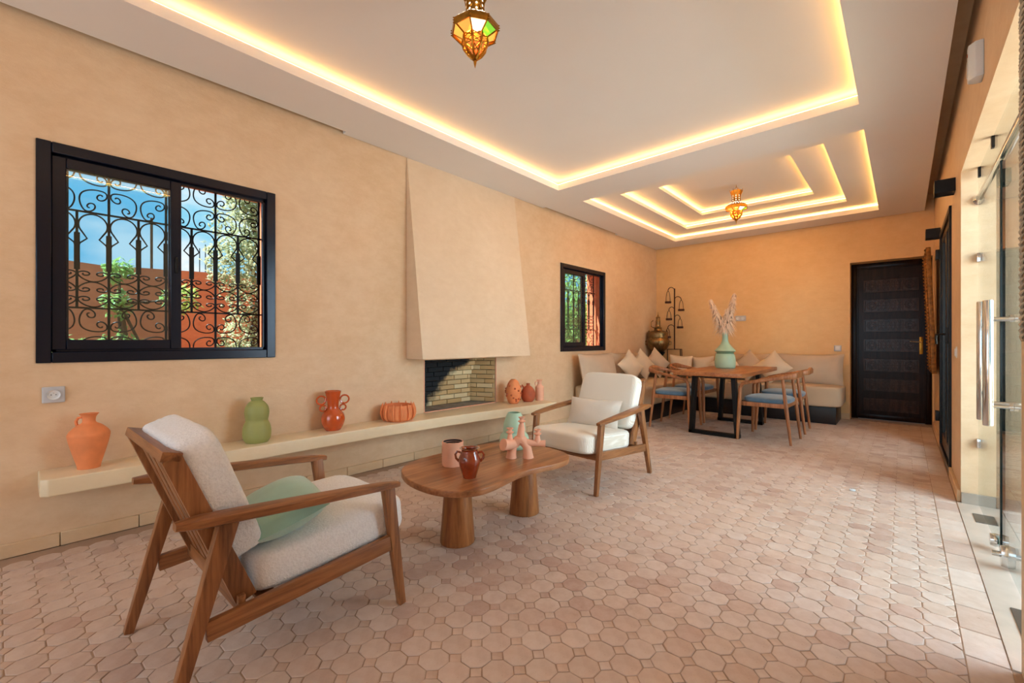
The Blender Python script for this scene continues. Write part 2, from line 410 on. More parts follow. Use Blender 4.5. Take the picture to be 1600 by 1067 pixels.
# baseboards
def skirt(name,pieces,mat):
    root=bpy.data.objects.new(name,None); C.objects.link(root); root['kind']='structure'
    for p in pieces: obj('skirting_tile',MB().box(*p),mat,root,bevel=.003,seg=1)
    return root
ps=[]; y=-1.2
while y<4.85: ps.append((LX,LX+.016,y+.001,min(y+.325,4.87)-.002,0,.072)); y+=.325
skirt('baseboard_left',ps,m_skirt)
skirt('baseboard_back',[(-.67,-.562,BY-.016,BY,0,.085)],m_skirt)
ps=[]; y=4.27
while y<5.0: ps.append((RX-.018,RX,y,min(y+.32,5.0)-.002,0,.08)); y+=.32
y=6.33
while y<7.65: ps.append((RX-.018,RX,y,min(y+.32,7.7)-.002,0,.08)); y+=.32
skirt('baseboard_right',ps,m_skirt)
skirt('baseboard_door_jamb',[(RX+.0,RX+.16,4.234,4.25,0,.075),(RX+.162,RX+.3,4.234,4.25,0,.075)],m_stone)

# ------------------------------------------------------------------ floor
fl=struct('floor',MB().box(LX-.1,RX+.4,FY,BY+.35,-.12,-.0032),m_grout,smooth=0)
PT=.1012; OX=-.0445; OY=1.937; SH=.036
def octo(cx,cy,shear=True,dz=0,seed=None,k=1):
    h=PT/2-.0015; c=.0270
    pts=[(-h+c,-h),(h-c,-h),(h,-h+c),(h,h-c),(h-c,h),(-h+c,h),(-h,h-c),(-h,-h+c)]
    rr=random.Random(seed); pts=[(x+rr.uniform(-.0016,.0016),y+rr.uniform(-.0016,.0016)) for x,y in pts]
    return pts
def dot(seed):
    c=.0252; rr=random.Random(seed)
    return [(x+rr.uniform(-.001,.001),y+rr.uniform(-.001,.001)) for x,y in((0,-c),(c,0),(0,c),(-c,0))]
def slab(mb,poly,cx=0,cy=0,z=0,b=.0022,tl=(0,0)):
    n=len(poly); z0=-.005
    def sx(x,y,zz): return (cx+x,cy+y+SH*x,zz+z+x*tl[0]+y*tl[1])
    s_=1-b/.05*1.3 if n==8 else 1-b/.0245*1.1
    v=[sx(x,y,z0-z) for x,y in poly]+[sx(x,y,-.0012) for x,y in poly]+[sx(x*s_,y*s_,0) for x,y in poly]
    f=[tuple(range(2*n,3*n))]
    for i in range(n):
        j=(i+1)%n; f+=[(i,j,n+j,n+i),(n+i,n+j,2*n+j,2*n+i)]
    mb.add(v,f)
TC=[(203,182,170),(211,192,180),(193,164,150),(207,186,174),(215,200,192),(199,174,162),(183,148,136),(207,182,168),(213,194,184),(201,178,164),(171,136,126),(209,188,178)]
cells=[]
for i in range(-33,3):
    for j in range(-26,59):
        x=OX+(i+.5)*PT; y=OY+(j+.5)*PT+SH*(x-OX)
        if x-PT/2<LX+.01 or x+PT/2>.176 or y>BY: continue
        if y<-1: continue
        # camera-visible ordering: nearest in front of the lens
        d=math.sin(YAW)*-x+math.cos(YAW)*y; u=(math.cos(YAW)*x+math.sin(YAW)*y)
        vis = d>.62 and abs(u/d)<1.24
        hid=any(math.hypot(x-a,y-b)<r for a,b,r in())
        cells.append(((d if vis else 50+d),x,y))
cells.sort()
variants=[]
for k in range(12):
    mb=MB(); slab(mb,octo(0,0,seed=k)); me=mesh('tile',mb,m_tile,smooth=0); tint(me,lin(TC[k])); variants.append(me)
dvar=[]
for k in range(8):
    mb=MB(); slab(mb,dot(k)); me=mesh('small_tile',mb,m_tile,smooth=0); tint(me,lin([TC[k],(206,172,150),(214,186,166),(188,154,132)][k%4])); dvar.append(me)
def stuffmesh(name,items,parent):
    mb=MB(); cols=[]
    for kind,x,y,z,k,tl in items:
        n0=len(mb.v)
        slab(mb,octo(0,0,seed=k) if kind==0 else (dot(k) if kind==1 else [(-.0015,-.023),(-.0015,.023),(-.0245,0)]),x,y,z,tl=tl)
        c=lin(TC[R.randrange(12)]) if kind==0 else lin(TC[R.randrange(12)])
        cols+= list(c)*(len(mb.v)-n0)
    me=mesh(name,mb,m_tile,smooth=0); at=me.color_attributes.new('tint','FLOAT_COLOR','POINT'); at.data.foreach_set('color',cols)
    ob=obj(name,me,None,parent); ob['kind']='stuff'; return ob
rest=[]
for n_,(d,x,y) in enumerate(cells):
    z=R.uniform(-.0012,.0006); k=R.choices(range(12),weights=[3,3,2,3,2,2,.7,3,2,3,.5,3])[0]
    tl=(R.uniform(-.012,.012),R.uniform(-.012,.012))
    if n_<300:
        ob=obj('tile',variants[k],None,fl); ob.location=(x,y,z)
    else: rest.append((0,x,y,z,k,tl))
    dx,dy=x+PT/2,y+PT/2+SH*PT/2
    if n_<300 and dx<.15:
        ob=obj('small_tile',dvar[R.randrange(8)],None,fl); ob.location=(dx,dy,R.uniform(-.0015,.0003))
    elif dx>.15: rest.append((2,dx,dy,R.uniform(-.0015,.0003),R.randrange(8),tl))
    elif dy<BY-.02: rest.append((1,dx,dy,R.uniform(-.0015,.0003),R.randrange(8),tl))
stuffmesh('far_tiles',rest,fl)
# border row of rectangular tiles along the glass doors
y=-.4; k=0
while y<7.66:
    mb=MB(); y1=min(y+.198,7.70); mb.box(.1595,.268,y+.002,y1-.002,-.005,R.uniform(-.0012,.0004))
    me=mesh('border_tile',mb,m_tile,bevel=.002,seg=1,smooth=0); tint(me,lin(TC[k%12])); obj('border_tile',me,None,fl); y+=.2; k+=1
ts=struct('trim_door_threshold',MB().box(.27,RX+.34,2.2,4.25,-.005,.003),plain('pale_threshold_stone',(206,190,176),.5,0,.2,30,.1),bevel=.002)

# ------------------------------------------------------------------ ceiling
cb=MB()
Z1,Z1t=2.785,2.828
X0,X1,Y0,Y1=-2.86,-.235,-2.4,3.935      # big recess
A0,A1,B0,B1=-2.865,-.232,4.43,7.265     # stepped tray
CX1=.20; CY1=BY-.025
# outline left edge steps
for (ya,yb,xl) in((FY,1.69,-3.325),(1.69,4.32,-3.378),(4.32,6.17,-3.335),(6.17,CY1,-3.378)):
    cb.box(xl,X0,ya,yb,Z1,Z1t+.02)
cb.box(X1,CX1,FY,CY1,Z1,Z1t+.02)
cb.box(X0,X1,FY,Y0,Z1,Z1t+.02); cb.box(X0,X1,Y1,B0,Z1,Z1t+.02); cb.box(A0-.001,A1,B1,CY1,Z1,Z1t+.02)
# upper ceiling of the big recess with risers set back
ZU=2.892
cb.box(X0-.14,X1+.14,Y0-.14,Y1+.13,ZU,ZU+.03)
def ring(mb,x0,x1,y0,y1,w,z0,z1):
    mb.box(x0-w,x0,y0-w,y1+w,z0,z1); mb.box(x1,x1+w,y0-w,y1+w,z0,z1); mb.box(x0,x1,y0-w,y0,z0,z1); mb.box(x0,x1,y1,y1+w,z0,z1)
ring(cb,X0-.13,X1+.13,Y0-.13,Y1+.12,.01,Z1t,ZU)
S2=(-2.54,-.535,4.757,6.925); S3=(-2.20,-.84,5.06,6.60)
z2=2.875;z3=2.957;z4=3.035
# tray 1 risers, panel 2 with hole S2
ring(cb,A0-.12,A1+.12,B0-.10,B1+.12,.01,Z1t,z2)
ring(cb,*S2,.45,z2,z2+.042)
ring(cb,S2[0]-.12,S2[1]+.12,S2[2]-.12,S2[3]+.12,.01,z2+.042,z3)
ring(cb,*S3,.47,z3,z3+.04)
ring(cb,S3[0]-.12,S3[1]+.12,S3[2]-.12,S3[3]+.12,.01,z3+.04,z4)
cb.box(S3[0]-.14,S3[1]+.14,S3[2]-.14,S3[3]+.14,z4,z4+.02)
ce=struct('ceiling',cb,m_ceil,smooth=0)
struct('trim_ceiling_slab',MB().box(LX-.4,RX+.4,FY-.2,BY+.4,ZT,ZT+.15),m_wall,smooth=0)
struct('trim_roof_edge_mortar',MB().box(RX-.10,RX,FY,BY,2.99,ZT),m_wall,smooth=0)
# led strips on top of the lips
def led(label,x0,x1,y0,y1,z,t=.012,ins=.016):
    th=thing('led_strip_loop',label,'led strip',(0,0,0),0,'warm LED strips in the ceiling recesses')
    m=MB(); i=ins
    obj('led_strip',MB().box(x0-i-t,x0-i,y0-i-t,y1+i+t,z,z+t),m_led,th,smooth=0)
    obj('led_strip',MB().box(x1+i,x1+i+t,y0-i-t,y1+i+t,z,z+t),m_led,th,smooth=0)
    obj('led_strip',MB().box(x0-i,x1+i,y0-i-t,y0-i,z,z+t),m_led,th,smooth=0)
    obj('led_strip',MB().box(x0-i,x1+i,y1+i,y1+i+t,z,z+t),m_led,th,smooth=0)
led('warm LED strip around the large rectangular ceiling recess over the armchairs',X0,X1,Y0,Y1,Z1t+.0205)
led('warm LED strip around the outermost step of the tray over the dining table',A0,A1,B0,B1,Z1t+.0205)
led('warm LED strip around the middle step of the tray over the dining table',*S2,z2+.0425)
led('warm LED strip around the innermost step of the tray over the dining table',*S3,z3+.0405)

# ------------------------------------------------------------------ bench + hood
bt=.42; bb=.333
poly=[(LX,.018),(-3.14,.022),(-3.118,.05),(-3.112,.5),(-3.114,1.3),(-3.108,1.9),(-3.066,2.53),(-2.978,3.25),(-2.895,3.93),(-2.91,3.97),(LX,3.99)]
b=obj('plaster_bench',MB().prism(poly,bb,bt),m_bench,bevel=.008,seg=3); tag(b,'long pale plaster shelf bench under the windows and fireplace','bench')
b['kind']='structure'
b.name='trim_plaster_bench'
for k_ in('label','category'): del b[k_]
hp=MB()
D=.25; ya,yb=2.30,3.775; zb=.942
v=[(LX+.002,ya,zb),(LX+D,ya,zb),(LX+D,yb,zb),(LX+.002,yb,zb),(LX+.002,ya,Z1+.0),(LX+.008,ya,Z1+.0),(LX+.008,yb,Z1+.0),(LX+.002,yb,Z1+.0)]
hp.add(v,[(3,2,1,0),(0,1,5,4),(1,2,6,5),(2,3,7,6),(4,5,6,7)])
struct('trim_chimney_hood',hp,m_hood,smooth=0)
# metal edge round the fire opening
mb=MB(); mb.box(LX-.004,LX+.004,2.494,2.502,.42,.925); mb.box(LX-.004,LX+.004,3.473,3.481,.42,.925); mb.box(LX-.004,LX+.004,2.494,3.481,.42,.427)
struct('trim_fire_opening_edge',mb,m_terra3)
# bricks
fb=thing('firebrick_lining','sooty yellow firebrick lining inside the open fireplace','fireplace lining')
BC=[(216,184,134),(224,194,146),(206,172,120),(236,212,166),(208,174,124)]
def brick(M,L,hh,th=.03):
    mb=MB(); mb.box(0.003,L-.003,-th,0,0.003,hh-.003,M); me=mesh('brick',mb,m_brick,bevel=.0025,seg=1,smooth=0)
    tint(me,lin(BC[R.randrange(5)])); o=obj('brick',me,None,fb); return o
bh=.0515
nrow=10
yl,yr=2.62,3.36; xb=LX-.325
for r_ in range(nrow+5):
    z=.422+r_*bh
    lean=max(0,(r_-5))*.028
    # back wall (leans forward above row 5)
    yy=yl-(.1 if r_%2 else 0)
    while yy<yr:
        a=max(yy,yl); bq=min(yy+.2,yr)
        if bq-a>.02: brick(Matrix.Translation((xb+lean,a,z))@Matrix.Rotation(PI/2,4,'Z')@Matrix.Rotation(0,4,'X'),bq-a,bh)
        yy+=.2
    # right splayed side from (xb,yr) to (LX-.03,3.475)
    for (p0,p1) in(((xb+lean,yr),(LX-.012,3.478)),):
        L=math.hypot(p1[0]-p0[0],p1[1]-p0[1]); an=math.atan2(p1[1]-p0[1],p1[0]-p0[0]); s_=-(.1 if r_%2 else 0)
        while s_<L:
            a=max(0,s_); bq=min(s_+.2,L)
            if bq-a>.02 and z<.93: brick(Matrix.Translation((p0[0],p0[1],z))@Matrix.Rotation(an,4,'Z')@Matrix.Translation((a,.03,0)),bq-a,bh)
            s_+=.2
    if z<.93:
        p1=(LX-.012,2.497); p0=(xb+lean,yl); L=math.hypot(p1[0]-p0[0],p1[1]-p0[1]); an=math.atan2(p1[1]-p0[1],p1[0]-p0[0]); s_=-(.1 if r_%2 else 0)
        while s_<L:
            a=max(0,s_); bq=min(s_+.2,L)
            if bq-a>.02: brick(Matrix.Translation((p0[0],p0[1],z))@Matrix.Rotation(an,4,'Z')@Matrix.Translation((a,0,0)),bq-a,bh)
            s_+=.2
for i in range(4):
    for j in range(5):
        mb=MB().box(xb+.004+i*.08,xb+.076+i*.08,2.5+j*.195+.003,2.5+(j+1)*.195-.003,.405,.4215)
        obj('hearth_brick',mb,m_ash_g,fb,bevel=.002,seg=1,smooth=0)

# ------------------------------------------------------------------ windows with grilles
def scroll():
    """C-scroll in a unit box: big arc bulging toward -x, curling inward at both ends"""
    R0=.5; P=[]
    # half of the curve: start at the spiral eye, wind out, join the big arc
    cx,cy,r1=.10,.27,.235
    half=[]
    n=22
    for i in range(n+1):
        u=i/n; a=math.radians(-300+ (300+110)*u)     # winding out to the arc
        r=.045+(r1-.045)*u**.9
        half.append((cx+r*math.cos(a),cy+r*math.sin(a)))
    ax,ay=half[-1]
    for i in range(1,9):
        u=i/8
        # bezier from the spiral exit to the flank (-.5,0)
        b0=(ax,ay);b1=(ax-.22,ay-.06);b2=(-.5,.22);b3=(-.5,0)
        q=[(1-u)**3*b0[k]+3*u*(1-u)**2*b1[k]+3*u*u*(1-u)*b2[k]+u**3*b3[k] for k in(0,1)]
        half.append(tuple(q))
    full=half+[(x,-y) for x,y in half[::-1][1:]]
    return full
SCR=scroll()
def window(name,Wd,idx):
    ya,yb,za,zb=Wd
    fr=MB(); t=.058; x=LX
    for q in((ya,ya+t,za,zb),(yb-t,yb,za,zb),(ya+t,yb-t,za,za+t),(ya+t,yb-t,zb-t,zb)): fr.box(x-.055,x+.012,*q)
    ob=struct(name,fr,m_alu,bevel=.004,seg=1)
    # inner track lips
    tr=MB(); u=.018
    for q in((ya+t,ya+t+u,za+t,zb-t),(yb-t-u,yb-t,za+t,zb-t),(ya+t,yb-t,za+t,za+t+u),(ya+t,yb-t,zb-t-u,zb-t)): tr.box(x-.05,x-.02,*q)
    obj('window_track',tr,m_alu,ob,bevel=.002,seg=1)
    def sash(y0,y1,xs,mat):
        s_=MB(); w=.055; z0,z1=za+t+.012,zb-t-.012
        for q in((y0,y0+w,z0,z1),(y1-w,y1,z0,z1),(y0+w,y1-w,z0,z0+w),(y0+w,y1-w,z1-w,z1)): s_.box(xs-.012,xs+.012,*q)
        sa=obj('sliding_sash',s_,m_alu,ob,bevel=.003,seg=1)
        obj('glass_pane',MB().box(xs-.002,xs+.002,y0+w-.004,y1-w+.004,z0+w-.004,z1-w+.004),mat,sa,smooth=0)
        lk=MB().box(xs+.012,xs+.022,y1-w*.6,y1-w*.35,(z0+z1)/2-.05,(z0+z1)/2+.05); obj('sash_latch',lk,m_black,sa,bevel=.002,seg=1)
    ym=(ya+yb)/2
    sash(ya+t,ym+.035,x-.010,m_glassb); sash(ya+t+.01,ym+.03,x-.040,m_glassb)
    return ob
window('window_1',W1,0); window('window_2',W2,1)
XG=-3.56
def grille(label,Wd):
    ya,yb,za,zb=Wd; g=thing('window_grille',label,'window grille',(XG,ya,0),0,'wrought iron window grilles')
    dz=za-.985
    zh=[.99+dz,1.297+dz,1.86+dz,2.165+dz]; P=.1365; y0=.172-.01
    ysb=[y0+P*i for i in range(-1,8)]
    full=lambda i:(i%2==0)   # after indexing so that Y=.32 is full
    r=.0055
    for i,yy in enumerate(ysb):
        if not .005<yy<yb-ya-.005: continue
        z0_,z1_=(zh[0],zh[3]) if full(i) else (zh[1]-.0,zh[2])
        obj('bar',MB().box(-.006,.006,yy-.006,yy+.006,z0_,z1_),m_iron,g,smooth=0)
        # heavier middle stave
        obj('stave',MB().box(-.007,.007,yy-.0125,yy+.0125,1.52+dz,1.735+dz),m_iron,g,smooth=0)
    for z in zh: obj('rail',MB().box(-.006,.006,.002,yb-ya-.002,z-.005,z+.005),m_iron,g,smooth=0)
    cache={}
    def place(cy,cz,w,h_,rot,flip,key):
        k=(key)
        if k not in cache:
            pts=[]
            for a,b in SCR:
                a*=w; b*=h_
                if flip: a=-a
                c,s2=math.cos(rot),math.sin(rot)
                pts.append((0,c*a-s2*b,s2*a+c*b))
            cache[k]=mesh('scroll',MB().tube(pts,.0042,5),m_iron)
        o_=obj('scroll',cache[k],None,g); o_.location=(0,cy,cz)
    for i in range(len(ysb)-1):
        yc=(ysb[i]+ysb[i+1])/2
        if yc<.05 or yc>yb-ya-.04: continue
        sgn=1 if full(i+1) else -1     # full bar on the right (+) or left
        for row in range(2):
            h2=(zh[3]-zh[2])/2; zc=zh[2]+h2*(row+.5); up=1 if row==0 else -1
            place(yc,zc,.118,.150,sgn*(-.62)*up if sgn>0 else (.62)*up,sgn<0,('t',sgn,up))
            h2=(zh[1]-zh[0])/2; zc=zh[0]+h2*(row+.5)
            place(yc,zc,.118,.150,sgn*(-.62)*up if sgn>0 else (.62)*up,sgn<0,('t',sgn,up))
        for k,(zc,rt) in enumerate(((1.342,PI/2),(1.415,-PI/2),(1.490,PI/2))):
            place(yc,zc+dz,.074,.130,rt,False,('m',rt))
        # horseshoe arch
        pts=[]
        for a in range(-40,221,13):
            q=math.radians(a); pts.append((0,math.cos(q)*.062,1.785+dz+math.sin(q)*.066))
        w=.030
        pts=[(0,.062,1.655+dz),(0,.056,1.675+dz),(0,w-.004,1.705+dz),]+pts+[(0,-w+.004,1.705+dz),(0,-.056,1.675+dz),(0,-.062,1.655+dz)]
        if 'arch' not in cache: cache['arch']=mesh('arch',MB().tube(pts,.0045,5),m_iron)
        o_=obj('arch',cache['arch'],None,g); o_.location=(0,yc,0)
    return g
grille('black wrought iron scroll grille outside the large left window',W1)
grille('black wrought iron scroll grille outside the far window above the banquette',W2)

# ------------------------------------------------------------------ outside left
struct('floor_garden',MB().box(-30,LX-.35,-25,30,-.3,-.02),plain('garden_earth',(170,120,84),.95,0,.4,5,.2,1),smooth=0)
struct('floor_terrace',MB().box(RX+.33,14,-12,22,-.2,-.01),plain('terrace_stone',(206,194,180),.7,0,.3,6,.1,1),smooth=0)
mb=MB()
top=[(-12+i*.6,2.16+.03*math.sin(i*1.7)+R.uniform(-.02,.02)) for i in range(60)]
v=[];n=len(top)
for y,z in top: v+=[(-8.0,y,-.1),(-8.0,y,z),(-8.25,y,z),(-8.25,y,-.1)]
f=[]
for i in range(n-1):
    a=i*4; f+=[(a,a+4,a+5,a+1),(a+1,a+5,a+6,a+2),(a+2,a+6,a+7,a+3)]
f+=[(0,1,2,3),((n-1)*4+3,(n-1)*4+2,(n-1)*4+1,(n-1)*4)]
mb.add(v,f); gw=obj('garden_wall',mb,m_terr,smooth=0); tag(gw,'terracotta rendered garden wall beyond the windows','wall')
for (px,py,hh,lb) in((-14,1.0,4.2,'tall thin pole behind the garden wall'),):
    tag(obj('utility_pole',MB().tube([(px,py*2.0,0),(px,py*2.0,hh)],.03,6),m_bark),lb,'pole')
for k in range(4):
    tag(obj('rebar_rod',MB().tube([(-14,3.0+.13*k,0),(-14,3.0+.13*k,3.6+.12*(k%2))],.012,5),m_iron),'thin rebar rod behind the garden wall, '+['leftmost of the cluster','second from the left in the cluster','third from the left in the cluster','rightmost of the cluster'][k],'rod','rebar rods behind the wall')
def foliage(name,label,cat,loc,blobs,nl,ls,mat,trunk,group=None,seed=1):
    rr=random.Random(seed); t=thing(name,label,cat,loc,0,group)
    mb=MB()
    for _ in range(nl):
        bx,by,bz,br=rr.choice(blobs)
        while True:
            p=Vector((rr.uniform(-1,1),rr.uniform(-1,1),rr.uniform(-1,1)))
            if .25<p.length<1: break
        p=Vector((bx,by,bz))+p*br
        M=Matrix.Translation(p)@Matrix.Rotation(rr.uniform(0,6.3),4,'Z')@Matrix.Rotation(rr.uniform(-1.2,1.2),4,'X')
        L=ls*rr.uniform(.7,1.3); w=L*.26
        mb.add([(0,0,0),(w,L*.5,.0),(0,L,-.1*L),(-w,L*.5,0),(0,L*.5,.12*L)],[(0,1,4),(1,2,4),(2,3,4),(3,0,4)],M)
    o_=obj('foliage',mb,mat,t,smooth=0); o_['kind']='stuff'
    tm=MB()
    tm.tube([(0,0,0)]+[tuple(q) for q in trunk],[.07]+[.05*(1-i/len(trunk))+.01 for i in range(len(trunk))],6)
    for bx,by,bz,br in blobs: tm.tube([trunk[len(trunk)//2],(bx,by,bz)],[.02,.008],5)
    obj('trunk',tm,m_bark,t)
    return t
foliage('olive_tree','pale green olive tree seen through the right half of the large window','tree',(-6.6,2.02,-.05),[(0,0,2.7,.5),(.2,-.2,2.2,.42),(-.1,.15,1.8,.5),(.1,0,3.1,.35),(0,.1,1.2,.5),(.1,.3,2.7,.5),(0,-.15,.8,.4)],6500,.075,m_leaf2,[(0,0,1),(.05,.1,2),(0,0,2.8)],seed=2)
foliage('leafy_shrub','bright leafy shrub low in the left pane of the large window','shrub',(-6.3,.30,-.05),[(0,0,.75,.3),(.1,.2,.55,.3),(0,-.1,1.0,.2)],900,.08,m_leaf,[(0,0,.6),(0,0,1.0)],seed=3,group='garden shrubs')
foliage('leafy_shrub','slender leafy shrub by the middle stile of the large window','shrub',(-7.0,.80,-.05),[(0,-.1,1.1,.2),(.0,-.12,1.6,.15),(0,.3,.6,.3),(0,-.1,2.0,.14),(0,.5,1.7,.2)],900,.08,m_leaf,[(0,0,.6),(0,-.1,1.6)],seed=4,group='garden shrubs')
foliage('garden_tree','dense green tree outside the far window','tree',(-6.2,9.2,-.05),[(0,0,2.6,.8),(.3,-1.0,2.0,.7),(-.1,.7,1.8,.7),(.1,0,1.2,.8),(.2,-.9,1.0,.7)],4200,.11,m_leaf,[(0,0,1),(.05,.1,2),(0,0,2.8)],seed=5)
nb=obj('garden_pillar',MB().box(-5.6,-5.1,12.4,13.0,-.05,3.4),m_terr,bevel=.02); tag(nb,'terracotta pillar outside the far window','pillar')

# ------------------------------------------------------------------ far black door
door=struct('door_1',MB().box(-.50,.225,7.96,7.995,.012,2.14),m_door,bevel=.003,seg=1)
fr=MB(); fr.box(-.56,-.50,7.925,8.0,0,2.205); fr.box(.225,.275,7.925,8.0,0,2.205); fr.box(-.50,.225,7.925,8.0,2.14,2.205)
obj('door_frame',fr,m_door,door,bevel=.004,seg=2)
fr=MB(); fr.box(-.50,-.485,7.93,7.948,0,2.14); fr.box(.21,.225,7.93,7.948,0,2.14); fr.box(-.485,.21,7.93,7.948,2.125,2.14)
obj('door_stop',fr,m_door,door,bevel=.002,seg=1)
def relief(w,h_):
    mb=MB(); yb=0
    mb.box(-w/2,w/2,-.004,0,-h_/2,h_/2)
    for q in((-w/2,-w/2+.012,-h_/2,h_/2),(w/2-.012,w/2,-h_/2,h_/2),(-w/2,w/2,-h_/2,-h_/2+.012),(-w/2,w/2,h_/2-.012,h_/2)): mb.box(q[0],q[1],-.024,0,q[2],q[3])
    def rid(x0,z0,x1,z1): mb.bar((x0,-.008,z0),(x1,-.008,z1),.012,.009,side=(0,1,0))
    hh=h_/2-.02
    for cx in(-w/2+.02+hh,w/2-.02-hh):
        for rot in(0,PI/4):
            pts=[(cx+hh*.95*math.cos(rot+k*PI/2+PI/4)*(1 if rot else .98),hh*.95*math.sin(rot+k*PI/2+PI/4)) for k in range(4)]
            for k in range(4): rid(*pts[k],*pts[(k+1)%4])
        pts=[(cx+hh*.35*math.cos(k*PI/4),hh*.35*math.sin(k*PI/4)) for k in range(8)]
        for k in range(8): rid(*pts[k],*pts[(k+1)%8])
        for k in range(8): rid(cx+hh*.35*math.cos(k*PI/4),hh*.35*math.sin(k*PI/4),cx+hh*.9*math.cos(k*PI/4),hh*.9*math.sin(k*PI/4))
        rid(cx-hh*1.05,-hh,cx-hh*1.05,hh); rid(cx+hh*1.05,-hh,cx+hh*1.05,hh)
    xa=-w/2+.03+2*hh; xb_=w/2-.03-2*hh; n=5; st=(xb_-xa)/n
    for i in range(n):
        a=xa+i*st
        rid(a,-hh,a+st,hh); rid(a,hh,a+st,-hh); rid(a+st*.5,-hh,a+st*.5,hh); rid(a,0,a+st,0)
    return mb
rel=mesh('door_panel',relief(.575,.175),wood('highlit_carved_panel',((34,20,13),(50,30,20),(66,42,28)),.8,.2,2,'Object',.25),bevel=.002,seg=1,smooth=0)  # panel wood browner than the door, highlights on the carving put into the colour
for k in range(7):
    p=obj('door_panel',rel,None,door); p.location=(-.135,7.9605,.215+k*.277)
hd=MB().box(.155,.192,7.938,7.95,.93,1.16); hb=obj('handle_plate',hd,m_brass,door,bevel=.004)
obj('lever_handle',MB().tube([(.172,7.94,1.09),(.172,7.90,1.09),(.155,7.89,1.092),(.06,7.89,1.10)],[.009,.009,.009,.006],8),m_steel,hb)
obj('door_weather_bar',MB().box(-.49,.215,7.93,7.95,.01,.075),m_door,door,bevel=.003)
struct('trim_door_step',MB().box(-.56,.275,7.72,8.0,-.01,.004),m_tile)

# ------------------------------------------------------------------ right wall: terrace door
td=MB(); xf=RX
ya,yb,zt=5.02,6.31,2.21; t=.05
for q in((ya,ya+t,0,zt),(yb-t,yb,0,zt),(ya+t,yb-t,zt-t,zt),(ya+t,yb-t,0,.06)): td.box(xf-.016,xf+.06,*q)
d2=struct('door_2',td,m_alud,bevel=.003,seg=1)
ym=(ya+yb)/2
for (a,b_) in((ya+t,ym),(ym,yb-t)):
    s_=MB(); w=.06
    for q in((a,a+w,.06,zt-t),(b_-w,b_,.06,zt-t),(a+w,b_-w,zt-t-w,zt-t),(a+w,b_-w,.06,.18)): s_.box(xf+.0,xf+.04,*q)
    sa=obj('door_leaf',s_,m_alud,d2,bevel=.003,seg=1)
    obj('glass_pane',MB().box(xf+.016,xf+.022,a+w-.004,b_-w+.004,.176,zt-t-w+.004),m_glass,sa,smooth=0)
hp_=obj('handle_plate',MB().box(xf-.03,xf-.0,ya+.075,ya+.11,1.08,1.22),m_black,d2,bevel=.004)
obj('lever_handle',MB().tube([(xf-.02,ya+.092,1.16),(xf-.075,ya+.094,1.16),(xf-.085,ya+.11,1.158),(xf-.085,ya+.22,1.13),(xf-.08,ya+.24,1.08)],[.009,.009,.009,.008,.007],8),m_black,hp_)
obj('hinge',MB().box(xf-.045,xf-.012,6.27,6.36,.28,.38),m_black,d2,bevel=.003)
obj('hinge',MB().box(xf-.045,xf-.012,6.27,6.36,1.95,2.05),m_black,d2,bevel=.003)

# ------------------------------------------------------------------ right: frameless glass doors
XGL=.376
g=struct('door_3',MB().box(XGL-.005,XGL+.005,3.352,4.245,.012,2.035),m_glass,smooth=0)
obj('top_rail',MB().box(XGL-.018,XGL+.018,2.2,4.248,2.035,2.062),m_steel,g,bevel=.004)
obj('transom_pane',MB().box(XGL-.005,XGL+.005,2.2,4.245,2.062,2.246),m_glass,g,smooth=0)
lf=obj('door_leaf',MB().box(XGL-.005,XGL+.005,2.36,3.344,.012,2.03),m_glass,g,smooth=0)
obj('glass_edge',MB().box(XGL-.009,XGL+.009,3.328,3.348,.014,2.028),plain('dark_green_glass_edge',(10,26,26),.15),lf,smooth=0)
obj('glass_edge',MB().box(XGL-.0055,XGL+.0055,3.3505,3.353,.014,2.028),plain('pale_green_glass_edge',(120,150,136),.2),g,smooth=0)
for (xx,y,z) in((XGL,4.20,2.26),(XGL,3.62,2.26)):
    obj('glass_clip',MB().box(xx-.012,xx+.012,y-.025,y+.01,z-.075,z-.008),m_black,g,bevel=.003)
for z in(.42,1.66): obj('wall_clip',MB().box(XGL-.014,XGL+.014,4.215,4.25,z-.03,z+.03),m_steel,g,bevel=.003)
hk=obj('rail_bracket',MB().lathe([(.0,0),(.03,0),(.034,.012),(.02,.03),(.012,.05),(0,.052)],16,M=T(XGL,4.245,2.045,rx=PI/2)),m_steel,g)
obj('floor_guide',MB().lathe([(0,-.022),(.03,-.02),(.034,0),(.03,.02),(0,.022)],18,M=T(XGL-.018,3.40,.055,ry=PI/2)),m_steel,g)
obj('corner_lock',MB().lathe([(0,-.03),(.05,-.028),(.056,0),(.05,.028),(0,.03)],22,M=T(XGL,3.14,.065,ry=PI/2)@Matrix.Scale(.55,4,(0,1,0))),m_steel,lf)
obj('lock_cylinder',MB().lathe([(0,-.055),(.013,-.055),(.013,.055),(0,.055)],12,M=T(XGL,3.16,.065,ry=PI/2)),m_steel,lf)
def pull(y,xo,zc,L,r,lab):
    h_=obj('pull_handle',MB().lathe([(0,-L/2),(r*.9,-L/2),(r,-L/2+.004),(r,L/2-.004),(r*.9,L/2),(0,L/2)],20,M=T(xo,y,zc)),m_steel,lf,smooth=50)
    return h_
pull(2.99,.292,1.00,.585,.0185,''); p2=pull(3.15,.283,1.005,.585,.0145,''); pull(2.99,XGL+.05,1.0,.585,.0185,'')
